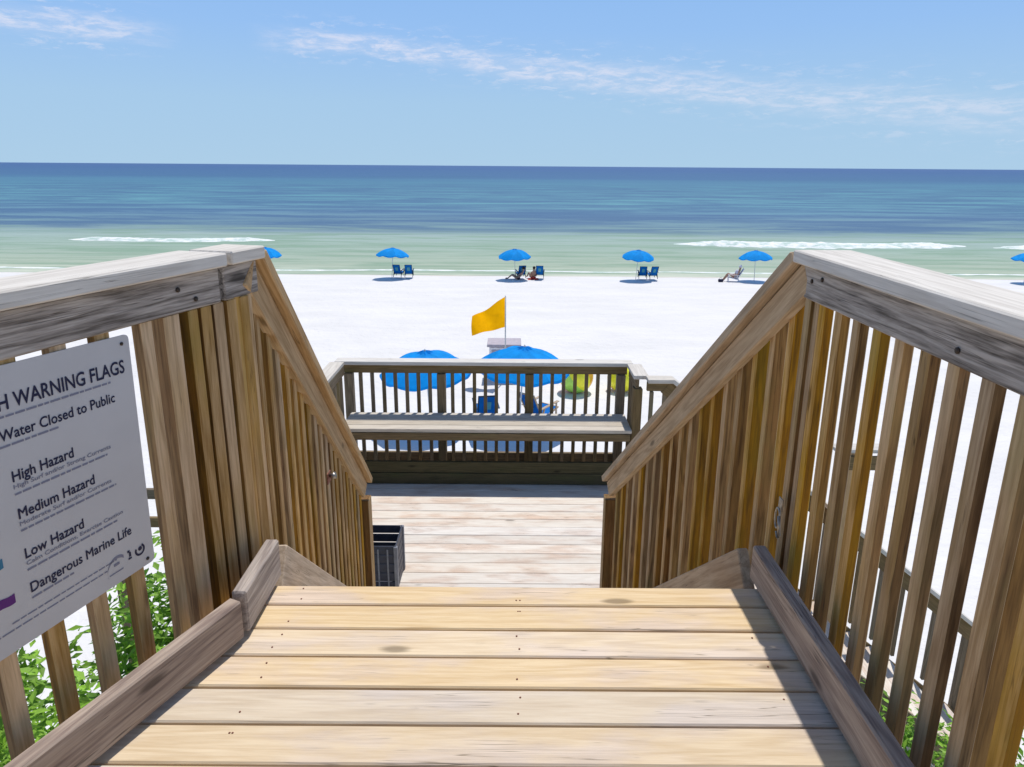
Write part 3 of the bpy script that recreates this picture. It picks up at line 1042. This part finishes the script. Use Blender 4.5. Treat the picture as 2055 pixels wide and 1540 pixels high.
ec = (0.428, YF, 0.052)
sgn('round_emblem', ring_mesh(0.010, 0.0155, 150, 420, 20, M_INK), ec)
sgn('round_emblem', ring_mesh(0.0, 0.006, 0, 360, 12, M_INK), (ec[0] + .001, YF, ec[2] + 0.003))
sgn('small_emblem', rect_mesh([(0.392, 0.043, 0.402, 0.048), (0.395, 0.050, 0.401, 0.062), (0.391, 0.062, 0.398, 0.068)], M_INK), (0, YF, 0))
v, f = [], []
for i in range(15):
    t = i / 14
    a = R(200 - 150 * t)
    r = 0.030
    x, z = 0.362 + r * math.cos(a), 0.048 + r * 1.1 * math.sin(a)
    w = 0.001 + 0.0035 * t
    v += [(x, 0, z - w), (x, 0, z + w)]
f = [(2 * i, 2 * i + 2, 2 * i + 3, 2 * i + 1) for i in range(14)]
sgn('curved_logo', mesh_from('curved_logo', v, f, M_INKG), (-0.002, YF, -0.012))
sgn('curved_logo', rect_mesh([(0.335, 0.030, 0.375, 0.033), (0.350, 0.048, 0.366, 0.055)], M_INKG), (0, YF, 0))
for x, z in ((SW - 0.022, SH - 0.02), (0.022, SH - 0.02), (SW - 0.022, 0.016), (0.022, 0.016)):
    sgn('screw', tube_mesh([(0, 0, 0), (0, -0.002, 0)], 0.0045, 8, M_NAIL), (x, -0.0015, z))

# ------------------------------------------------------------------ latch and chain fittings
hk = empty('chain_hook', (0.872, 1.965, 0.20), 'bent steel snap hook hanging on the post above the right curb', 'hook')
link('eye_plate', board_mesh(0.05, 0.03, 0.004, M_STEEL), hk, Matrix.Translation((0.872, 1.98, 0.255)) @ Matrix.Rotation(R(90), 4, 'Y'))
pts = [Vector((0.862 + 0.0 * math.cos(a), 1.972 + 0.018 * math.cos(a), 0.215 + 0.035 * math.sin(a))) - Vector((0.872, 1.965, 0.20)) for a in [R(20 * k) for k in range(18)]]
o = bpy.data.objects.new('ring', tube_mesh(pts, 0.0035, 6, M_STEEL, closed=True)); COL.objects.link(o); o.parent = hk
o = bpy.data.objects.new('hook', tube_mesh([Vector((-.012, -.01, .03)), Vector((-.014, -.02, .0)), Vector((-.012, -.026, -.03)), Vector((-.01, -.012, -.045)), Vector((-.01, .002, -.03))], 0.005, 6, M_STEEL)); COL.objects.link(o); o.parent = hk
lt = empty('gate_latch', (-0.80, 2.72, -0.02), 'rusty iron latch fixed to the left stair railing above the skirt board', 'latch')
o = bpy.data.objects.new('back_plate', board_mesh(0.05, 0.05, 0.005, M_RUST)); COL.objects.link(o); o.parent = lt; o.rotation_euler = (0, R(90), 0)
o = bpy.data.objects.new('knob', tube_mesh([(0, 0, 0), (0.02, -0.005, 0.0), (0.03, -0.006, 0.004)], [0.008, 0.012, 0.016], 10, M_STEEL)); COL.objects.link(o); o.parent = lt
o.location = (0.0, 0, 0.01)

# ------------------------------------------------------------------ dark crate on the landing
cr = empty('storage_crate', (-1.05, 4.60, LAND_Z), 'dark slatted plastic crate on the landing at the foot of the left stair railing', 'crate')
cw, cd, chh = 0.40, 0.30, 0.38
for sy in (-1, 1):
    for k in range(5):
        board('side_slat', (-1.05 - cw / 2, 4.60 + sy * cd / 2, LAND_Z + 0.05 + k * 0.075), (-1.05 + cw / 2, 4.60 + sy * cd / 2, LAND_Z + 0.05 + k * 0.075), 0.010, 0.066, M_BIN, cr)
for sxx in (-1, 1):
    for k in range(5):
        board('side_slat', (-1.05 + sxx * cw / 2, 4.60 - cd / 2, LAND_Z + 0.05 + k * 0.075), (-1.05 + sxx * cw / 2, 4.60 + cd / 2, LAND_Z + 0.05 + k * 0.075), 0.010, 0.066, M_BIN, cr)
    for sy in (-1, 1):
        board('corner_post', (-1.05 + sxx * cw / 2, 4.60 + sy * cd / 2, LAND_Z + .004), (-1.05 + sxx * cw / 2, 4.60 + sy * cd / 2, LAND_Z + chh), 0.028, 0.028, M_BINL, cr, up=(0, 1, 0))
for k in range(5):
    board('rib', (-1.05 - 0.14 + k * 0.07, 4.60 - cd / 2 - .008, LAND_Z + .004), (-1.05 - 0.14 + k * 0.07, 4.60 - cd / 2 - .008, LAND_Z + chh - .02), 0.012, 0.006, M_BINL, cr, up=(0, 1, 0))
board('crate_floor', (-1.05 - cw / 2 + .01, 4.60, LAND_Z + 0.012), (-1.05 + cw / 2 - .01, 4.60, LAND_Z + 0.012), cd - .02, 0.012, M_BIN, cr)


# ------------------------------------------------------------------ umbrellas
def canopy_mesh(Rad, H, nseg, mat, drop=0.08, sub=5, rings=7):
    verts = [(0, 0, H)]
    faces = []
    n = nseg * sub
    for r in range(1, rings + 1):
        t = r / rings
        for i in range(n):
            a = 2 * math.pi * i / n
            s = (i % sub) / sub
            sag = math.sin(math.pi * s)
            rad = Rad * t * (1 - 0.055 * sag * t)
            z = H * (1 - t ** 2.1) - 0.075 * sag * t
            verts.append((rad * math.cos(a), rad * math.sin(a), z))
    for i in range(n):      # valance
        a = 2 * math.pi * i / n
        s = (i % sub) / sub
        sag = math.sin(math.pi * s)
        rad = Rad * (1 - 0.055 * sag) * 1.005
        verts.append((rad * math.cos(a), rad * math.sin(a), -drop * (0.72 + 0.28 * sag) - 0.075 * sag))
    for i in range(n):
        faces.append((0, 1 + i, 1 + (i + 1) % n))
    for r in range(rings):
        for i in range(n):
            p = 1 + r * n
            faces.append((p + i, p + n + i, p + n + (i + 1) % n, p + (i + 1) % n))
    me = mesh_from('canopy', verts, faces, mat, False)
    return me


def make_umbrella(label, group):
    root = empty('beach_umbrella', (0, 0, 0), label, 'umbrella', group)
    c = link('canopy', canopy_mesh(1.22, 0.50, 8, M_BLUE), root, loc=(0, 0, 1.72))
    link('vent', canopy_mesh(0.24, 0.07, 8, M_BLUE, drop=0.02, rings=3), root, loc=(0, 0, 2.195))
    link('pole', tube_mesh([(0, 0, -0.3), (0, 0, 2.25)], 0.02, 8, M_POLE), root, loc=(0, 0, 0))
    link('finial', tube_mesh([(0, 0, 2.25), (0, 0, 2.28), (0, 0, 2.32)], [0.03, 0.025, 0.006], 8, M_POLE), root, loc=(0, 0, 0))
    for k in range(8):
        a = 2 * math.pi * k / 8
        pts = []
        for t in (0.02, 0.3, 0.6, 0.85, 0.99):
            pts.append((1.19 * t * math.cos(a), 1.19 * t * math.sin(a), 1.72 + 0.50 * (1 - t ** 2.1) - 0.02))
        link('rib', tube_mesh(pts, 0.007, 4, M_POLE), root, loc=(0, 0, 0))
    return root


def copy_tree(src, label=None, loc=None, rz=None, group=None):
    c = src.copy()
    COL.objects.link(c)
    for ch in src.children:
        d = ch.copy()
        COL.objects.link(d)
        d.parent = c
        for g in ch.children:
            e = g.copy()
            COL.objects.link(e)
            e.parent = d
    if label: c['label'] = label
    if group: c['group'] = group
    if loc is not None: c.location = loc
    if rz is not None: c.rotation_euler = (0, 0, rz)
    return c


GU = 'blue umbrellas standing in a row near the water'
GN = 'blue umbrellas just beyond the landing railing'
um = make_umbrella('blue beach umbrella left of centre just beyond the landing railing', GN)
um.location = (-2.17, 17.1, ground_z(-2.25, 17.1) - 0.06)
um.rotation_euler = (R(2), R(-3), R(10))
u2 = copy_tree(um, 'blue beach umbrella in front of the flag box, nearer of the two beyond the railing', (0.20, 16.9, ground_z(0.2, 16.9) + 0.13), R(31))
u2.rotation_euler = (R(3), R(2), R(31))
FARU = [(-18.4, 'blue beach umbrella near the water, only its edge showing past the left stair railing', 5),
        (-9.0, 'blue beach umbrella near the water, leftmost of the four whole ones, with two chairs', 20),
        (0.2, 'blue beach umbrella near the water above the yellow flag, with a lounger and a chair', 33),
        (9.2, 'blue beach umbrella near the water right of the flag, with two chairs close together', 12),
        (18.05, 'blue beach umbrella near the water beside the peak of the right railing', 40),
        (38.2, 'blue beach umbrella near the water cut by the right edge of the view', 25)]
for k, (x, lab, rz) in enumerate(FARU):
    yv = 50.0
    c = copy_tree(um, lab, (x, yv, ground_z(x, yv) + 0.03), R(rz), GU)
    c.rotation_euler = (R((3, -3, 2, 4, -2, 3)[k]), R((2, 4, -3, 2, 0, 3)[k]), R(rz))


# ------------------------------------------------------------------ chairs
def make_chair(label, group, fabric, frame):
    """low wooden beach chair, sitter faces +Y, back leans to -Y"""
    root = empty('beach_chair', (0, 0, 0), label, 'chair', group)
    def b(name, p, q, w, h, m, up=(0, 0, 1), par=root):
        return board(name, p, q, w, h, m, par, up=up)
    for s in (-1, 1):
        b('side_rail', (s * 0.29, -0.30, 0.16), (s * 0.29, 0.52, 0.34), 0.035, 0.045, frame)
        b('leg', (s * 0.29, 0.42, 0.0), (s * 0.29, 0.42, 0.50), 0.035, 0.05, frame, up=(0, 1, 0))
        b('leg', (s * 0.29, -0.38, 0.0), (s * 0.29, -0.16, 0.46), 0.035, 0.05, frame, up=(0, 1, 0))
        b('armrest', (s * 0.31, -0.36, 0.50), (s * 0.31, 0.48, 0.53), 0.09, 0.025, frame)
        b('back_frame', (s * 0.255, -0.20, 0.20), (s * 0.255, -0.62, 0.95), 0.03, 0.045, frame, up=(0, 1, 0.3))
    b('crossbar', (-0.27, -0.62, 0.95), (0.27, -0.62, 0.95), 0.03, 0.04, frame)
    b('crossbar', (-0.27, 0.50, 0.335), (0.27, 0.50, 0.335), 0.03, 0.04, frame)
    # sling canvas as one curved sheet with thickness
    prof = [(0.50, 0.345), (0.25, 0.27), (0.0, 0.215), (-0.16, 0.22), (-0.28, 0.36), (-0.43, 0.63), (-0.62, 0.96)]
    v, f = [], []
    for (yv, zv) in prof:
        for x in (-0.245, 0.245):
            v += [(x, yv, zv), (x, yv - 0.006, zv - 0.012)]
    for i in range(len(prof) - 1):
        k = i * 4
        f += [(k, k + 2, k + 6, k + 4), (k + 1, k + 5, k + 7, k + 3), (k, k + 4, k + 5, k + 1), (k + 2, k + 3, k + 7, k + 6)]
    link('canvas', mesh_from('canvas', v, f, fabric, False), root, loc=(0, 0, 0))
    # pale maker's panel on the back of the canvas
    mid = mesh_from('back_patch', [(-0.10, -0.375, 0.50), (0.10, -0.375, 0.50), (0.10, -0.53, 0.77), (-0.10, -0.53, 0.77)], [(0, 1, 2, 3)], M_CHAIRL)
    o = link('back_patch', mid, root, loc=(0, -0.02, -0.012))
    return root


GC = 'blue beach chairs near the water'
ch = make_chair('blue canvas beach chair left of the pair under the near umbrellas, seen from behind', 'blue beach chairs under the near umbrellas', M_CHAIR, M_TEAL)
ch.location = (-0.72, 17.9, ground_z(-0.72, 17.9)); ch.rotation_euler = (0, 0, R(8))
c2 = make_chair('blue canvas beach chair with tan wooden arms, right of the pair under the near umbrellas', 'blue beach chairs under the near umbrellas', M_CHAIR, W_RAIL)
c2.location = (0.78, 17.9, ground_z(0.78, 17.9)); c2.rotation_euler = (0, 0, R(-38))
PAIRS = [(-8.55, -6, 'left chair of the pair beneath the leftmost whole umbrella near the water'),
         (-7.76, 4, 'right chair of the pair beneath the leftmost whole umbrella near the water'),
         (0.62, 12, 'blue chair beneath the umbrella above the yellow flag, person lying beside its left'),
         (2.05, -4, 'lone blue chair right of the umbrella above the yellow flag'),
         (9.75, -5, 'left chair of the pair beneath the umbrella right of the yellow flag'),
         (10.50, 6, 'right chair of the pair beneath the umbrella right of the yellow flag')]
for x, rz, lab in PAIRS:
    copy_tree(ch, lab, (x, 50.3, ground_z(x, 50.3) + 0.12), R(rz), GC)


# ------------------------------------------------------------------ people
def person(label, joints, edges, radii, loc, rz, swim=None, hair=True, mat=M_SKIN):
    me = bpy.data.meshes.new('person')
    me.from_pydata([Vector(j) for j in joints], edges, [])
    me.materials.append(mat)
    o = bpy.data.objects.new('person', me)
    COL.objects.link(o)
    sk = o.modifiers.new('skin', 'SKIN')
    sk.use_smooth_shade = True
    for i, r in enumerate(radii):
        me.skin_vertices[0].data[i].radius = (r, r)
        me.skin_vertices[0].data[i].use_root = (i == 0)
    ss = o.modifiers.new('sub', 'SUBSURF'); ss.levels = 1; ss.render_levels = 2
    dg = bpy.context.evaluated_depsgraph_get()
    m2 = bpy.data.meshes.new_from_object(o.evaluated_get(dg))
    o.modifiers.clear()
    o.data = m2
    for p in m2.polygons: p.use_smooth = True
    o.location = loc
    o.rotation_euler = (0, 0, rz)
    tag(o, label, 'person')
    return o


def person_seated(label, loc, rz, lean=0.35, knee=0.30, top=M_SWIM, seat=0.12, legs_up=0.0):
    """sits facing +Y; torso leans back by `lean` m, knees raised by `knee`"""
    hip = (0, 0, seat)
    J = [hip, (0, -lean * 0.35, seat + 0.20), (0, -lean * 0.75, seat + 0.42), (0, -lean * 0.95, seat + 0.54), (0, -lean * 0.95, seat + 0.62), (0, -lean * 0.93, seat + 0.74)]
    E = [(0, 1), (1, 2), (2, 3), (3, 4), (4, 5)]
    Rr = [0.15, 0.13, 0.15, 0.055, 0.085, 0.10]
    for s in (-1, 1):
        k = len(J)
        J += [(s * 0.11, 0.06, seat), (s * 0.14, 0.45, seat + knee), (s * 0.13, 0.80, 0.07), (s * 0.14, 0.96, 0.09)]
        E += [(0, k), (k, k + 1), (k + 1, k + 2), (k + 2, k + 3)]
        Rr += [0.10, 0.065, 0.045, 0.035]
        k = len(J)
        J += [(s * 0.19, -lean * 0.75, seat + 0.42), (s * 0.27, -lean * 0.5 - .02, seat + 0.20), (s * 0.24, 0.14, seat + 0.10), (s * 0.23, 0.25, seat + 0.09)]
        E += [(2, k), (k, k + 1), (k + 1, k + 2), (k + 2, k + 3)]
        Rr += [0.065, 0.045, 0.035, 0.03]
    o = person(label, J, E, Rr, loc, rz)
    # hair cap and clothing ride on the body
    def blob(name, c, r, m, squash=(1, 1, 1)):
        v, f = [], []
        n, rg = 12, 7
        for a in range(rg + 1):
            th = math.pi * a / rg
            for b in range(n):
                ph = 2 * math.pi * b / n
                v.append((c[0] + r * squash[0] * math.sin(th) * math.cos(ph), c[1] + r * squash[1] * math.sin(th) * math.sin(ph), c[2] + r * squash[2] * math.cos(th)))
        for a in range(rg):
            for b in range(n):
                f.append((a * n + b, (a + 1) * n + b, (a + 1) * n + (b + 1) % n, a * n + (b + 1) % n))
        q = bpy.data.objects.new(name, mesh_from(name, v, f, m, True))
        COL.objects.link(q)
        q.parent = o
    hd = J[5]
    blob('hair', (hd[0], hd[1] - 0.022, hd[2] + 0.022), 0.115, M_WHITEC if top is M_WHITEC else M_HAIR, (0.95, 1.0, 1.0))
    blob('swimsuit', (0, -0.01, seat + 0.0), 0.19, top, (1.05, 0.85, 0.62))
    if top is M_WHITEC:
        blob('shirt', (0, -lean * 0.5, seat + 0.28), 0.21, top, (1.0, 0.85, 1.25))
    return o


gz = lambda x, y: ground_z(x, y) + 0.01
person_seated('person in dark swimwear stretched out on the sand under the umbrella above the flag', (0.42, 49.75, gz(0.42, 49.75)), R(82), lean=0.42, knee=0.26)
towel = board('beach_towel', (1.15, 50.1, gz(1.5, 50.1) + .01), (1.95, 50.1, gz(1.5, 50.1) + .01), 0.85, 0.02, M_RED)
tag(towel, 'red towel on the sand left of the lone blue chair', 'towel')
person_seated('person sitting on the red towel beside the lone blue chair', (1.55, 50.1, gz(1.55, 50.1)), R(25), lean=0.12, knee=0.34, top=M_RED)
wc = make_chair('white beach chair on the sand between the right pair of chairs and the right railing', None, M_WHITEC, M_WHITE)
wc.location = (16.45, 49.7, gz(16.4, 49.7)); wc.rotation_euler = (0, 0, R(78))
wc.scale = (1.0, 1.0, 1.0)
person_seated('person in a white shirt sitting in the white beach chair, legs stretched to the left', (16.45, 49.7, gz(16.4, 49.7) + 0.0), R(84), lean=0.40, knee=0.22, top=M_WHITEC, seat=0.36)
bag = empty('beach_bag', (15.35, 49.4, gz(15.3, 49.4)), 'small dark beach bag on the sand left of the white chair', 'bag')
o = board('bag_body', (15.2, 49.4, gz(15.3, 49.4) + 0.10), (15.55, 49.4, gz(15.3, 49.4) + 0.10), 0.2, 0.2, M_SWIM, bag, ch=0.03)
o = link('bag_handle', tube_mesh([(-0.1, 0, 0.2), (-0.06, 0, 0.30), (0.06, 0, 0.30), (0.1, 0, 0.2)], 0.012, 6, M_SWIM), bag, loc=(0.02, 0, 0))

# ------------------------------------------------------------------ flag and service box beyond the umbrellas
BX, BY = -0.26, 22.2
gb = ground_z(BX, BY)
box = empty('service_box', (BX, BY, gb), 'pale grey wooden beach service box behind the nearer umbrella, with the flag pole on it', 'box')
BH = -4.53 - gb
board('box_body', (BX - 0.50, BY, gb + BH / 2 - 0.02), (BX + 0.50, BY, gb + BH / 2 - 0.02), 0.8, BH - 0.04, M_WHITE, box, ch=0.01)
board('lid', (BX - 0.57, BY, gb + BH + 0.03), (BX + 0.57, BY, gb + BH + 0.03), 0.92, 0.09, M_GREYW, box, ch=0.01)
board('door', (BX - 0.22, BY - 0.41, gb + BH * 0.12), (BX - 0.22, BY - 0.41, gb + BH * 0.9), 0.4, 0.02, M_GREYW, box, up=(0, 1, 0))
board('door', (BX + 0.22, BY - 0.41, gb + BH * 0.12), (BX + 0.22, BY - 0.41, gb + BH * 0.9), 0.4, 0.02, M_GREYW, box, up=(0, 1, 0))
fl = empty('beach_flag', (-0.22, 21.65, gb), 'yellow flag flying to the left from a thin pole above the near umbrellas', 'flag')
link('pole', tube_mesh([(0, 0, 0), (0, 0, -2.78 - gb)], 0.022, 8, M_POLE), fl, loc=(0, 0, 0))
v, f = [], []
nu, nv = 24, 14
s = 21.65 / 22.0
top0, bot0 = -2.80, -3.85         # hoist edge heights
top1, bot1 = -3.50, -4.10         # fly edge heights
for i in range(nu + 1):
    t = i / nu
    for j in range(nv + 1):
        q = j / nv
        zt = top0 + (top1 - top0) * (t ** 0.9)
        zb = bot0 + (bot1 - bot0) * t + 0.03 * math.sin(t * 6)
        z = zt + (zb - zt) * q + 0.018 * math.sin(t * 9 + q * 2)
        x = -1.10 * t - 0.03 * math.sin(q * 3.1) * t
        y = 0.10 * math.sin(t * 7.5 + q * 2.2) * (0.25 + t)
        v.append((x, y, z - gb))
for i in range(nu):
    for j in range(nv):
        k = i * (nv + 1) + j
        f.append((k, k + 1, k + nv + 2, k + nv + 1))
link('cloth', mesh_from('cloth', v, f, M_FLAG, True), fl, loc=(0, 0, 0))


# ------------------------------------------------------------------ inflatables
def inflatable(name, loc, r, mats, label, rot):
    root = empty(name, loc, label, 'beach ball')
    n = 6
    for k in range(n):
        v, ff = [], []
        rows, cols = 12, 5
        for a in range(rows + 1):
            th = math.pi * a / rows
            for b in range(cols + 1):
                ph = 2 * math.pi * (k + b / cols) / n
                bulge = 1 + 0.02 * math.sin(math.pi * b / cols)
                v.append((r * bulge * math.sin(th) * math.cos(ph), r * bulge * math.sin(th) * math.sin(ph), r * math.cos(th)))
        for a in range(rows):
            for b in range(cols):
                p = a * (cols + 1) + b
                ff.append((p, p + cols + 1, p + cols + 2, p + 1))
        q = link('panel', mesh_from('panel', v, ff, mats[k % len(mats)], True), root, loc=(0, 0, r))
        q.rotation_euler = rot
    return root


inflatable('beach_ball', (2.05, 20.5, ground_z(2.05, 20.5) - 0.02), 0.54, [M_LIME, M_YEL, M_ORG], 'large lime and yellow inflatable ball beyond the railing', (R(25), R(30), R(200)))
inflatable('beach_ball', (3.55, 20.8, ground_z(3.4, 20.8) - 0.02), 0.46, [M_YEL, M_ORG, M_YEL], 'large yellow and orange inflatable ball behind the right end of the landing railing', (R(-15), R(20), R(70)))


# ------------------------------------------------------------------ dune plants
def shrub(name, loc, rx, ry, h, n, label, leaf=0.038, seed=0):
    rnd = random.Random(seed)
    n = int(n * 2.6)
    root = empty(name, loc, label, 'plant')
    v, f = [], []
    clumps = [(rnd.uniform(-.75, .75), rnd.uniform(-.75, .75), rnd.uniform(.3, .95), rnd.uniform(.22, .42)) for _ in range(14)]
    for i in range(n):
        c = rnd.choice(clumps)
        d = Vector((rnd.gauss(0, 1), rnd.gauss(0, 1), rnd.gauss(0, 1))).normalized() * (c[3] * rnd.random() ** 0.4)
        p = Vector(((c[0] + d.x) * rx, (c[1] + d.y) * ry, max(0.02, (c[2] + d.z * 0.7)) * h))
        n_ = (d + Vector((0, 0, 0.8)) + Vector((rnd.gauss(0, .4), rnd.gauss(0, .4), rnd.gauss(0, .4)))).normalized()
        a = n_.orthogonal().normalized()
        a = (Matrix.Rotation(rnd.uniform(0, 6.28), 3, n_) @ a)
        b = n_.cross(a)
        s = leaf * rnd.uniform(0.6, 1.3)
        k = len(v)
        v += [tuple(p - a * s), tuple(p + b * s * 0.42 + n_ * s * .12), tuple(p + a * s), tuple(p - b * s * 0.42 + n_ * s * .12)]
        f += [(k, k + 1, k + 2), (k, k + 2, k + 3)]
    o = link('foliage', mesh_from('foliage', v, f, M_LEAF), root, loc=(0, 0, 0))
    o['kind'] = 'stuff'
    for c in clumps[:7]:
        link('stem', tube_mesh([(0, 0, -0.1), (c[0] * rx * .4, c[1] * ry * .4, c[2] * h * .5), (c[0] * rx, c[1] * ry, c[2] * h)], [0.012, 0.009, 0.004], 5, M_STEM), root, loc=(0, 0, 0))
    return root


def grass(name, loc, rad, h, n, label, seed=0):
    rnd = random.Random(seed)
    v, f = [], []
    for i in range(n):
        a = rnd.uniform(0, 6.28); r = rad * rnd.random() ** 0.7
        p = Vector((r * math.cos(a), r * math.sin(a), -0.05))
        d = Vector((math.cos(a) * rnd.uniform(.1, .6), math.sin(a) * rnd.uniform(.1, .6), 1)).normalized()
        hh = h * rnd.uniform(.5, 1.1)
        w = Vector((-math.sin(a), math.cos(a), 0)) * 0.006
        m = p + d * hh * 0.6
        t = m + (d + Vector((math.cos(a) * .5, math.sin(a) * .5, -.3))).normalized() * hh * 0.4
        k = len(v)
        v += [tuple(p - w), tuple(p + w), tuple(m - w * .8), tuple(m + w * .8), tuple(t)]
        f += [(k, k + 1, k + 3, k + 2), (k + 2, k + 3, k + 4)]
    o = link(name, mesh_from(name, v, f, M_GRASS), loc=loc)
    tag(o, label, 'grass')
    return o


shrub('beach_shrub', (-2.15, 2.9, ground_z(-2.15, 2.9)), 0.75, 0.8, -0.78 - ground_z(-2.15, 2.9), 3800, 'bright green leafy shrub right below the sign, nearest the stairs', seed=3)
shrub('beach_shrub', (-3.35, 2.7, ground_z(-3.35, 2.7)), 0.9, 0.9, -1.15 - ground_z(-3.35, 2.7), 3200, 'bright green leafy shrub low behind the bottom left corner of the sign', seed=5)
shrub('beach_shrub', (2.15, 2.7, ground_z(2.15, 2.7)), 0.6, 0.7, 1.3, 2200, 'green shrub under the right railing, closest to the stairs', seed=8)
shrub('beach_shrub', (3.1, 1.9, ground_z(3.1, 1.9)), 0.7, 0.6, 0.9, 1800, 'low green shrub behind the lower right balusters', seed=11)
for k, (x, y, rx, top, lab) in enumerate([
        (2.75, 4.6, 0.5, -2.7, 'green shrub in front of the top of the lower steps, just below the tan post'),
        (3.6, 4.2, 0.7, -2.75, 'green shrub in front of the middle of the lower steps'),
        (4.6, 4.0, 0.7, -3.2, 'green shrub in front of the foot of the lower steps')]):
    shrub('beach_shrub', (x, y, ground_z(x, y)), rx, 0.55, top - ground_z(x, y), 700, lab, seed=40 + k)
for k, (x, y, h, lab) in enumerate([(2.6, 4.2, 0.8, 'tuft of dune grass by the lower steps, nearest the right railing'), (3.9, 3.4, 0.7, 'tuft of dune grass out on the sand right of the steps'),
                          (-3.0, 6.6, 0.6, 'tuft of dune grass behind the low dark fence'), (-4.2, 4.2, 0.6, 'tuft of dune grass in front of the low dark fence')]):
    grass('dune_grass', (x, y, ground_z(x, y)), 0.35, h, 160, lab, seed=20 + k)

scene.render.film_transparent = False
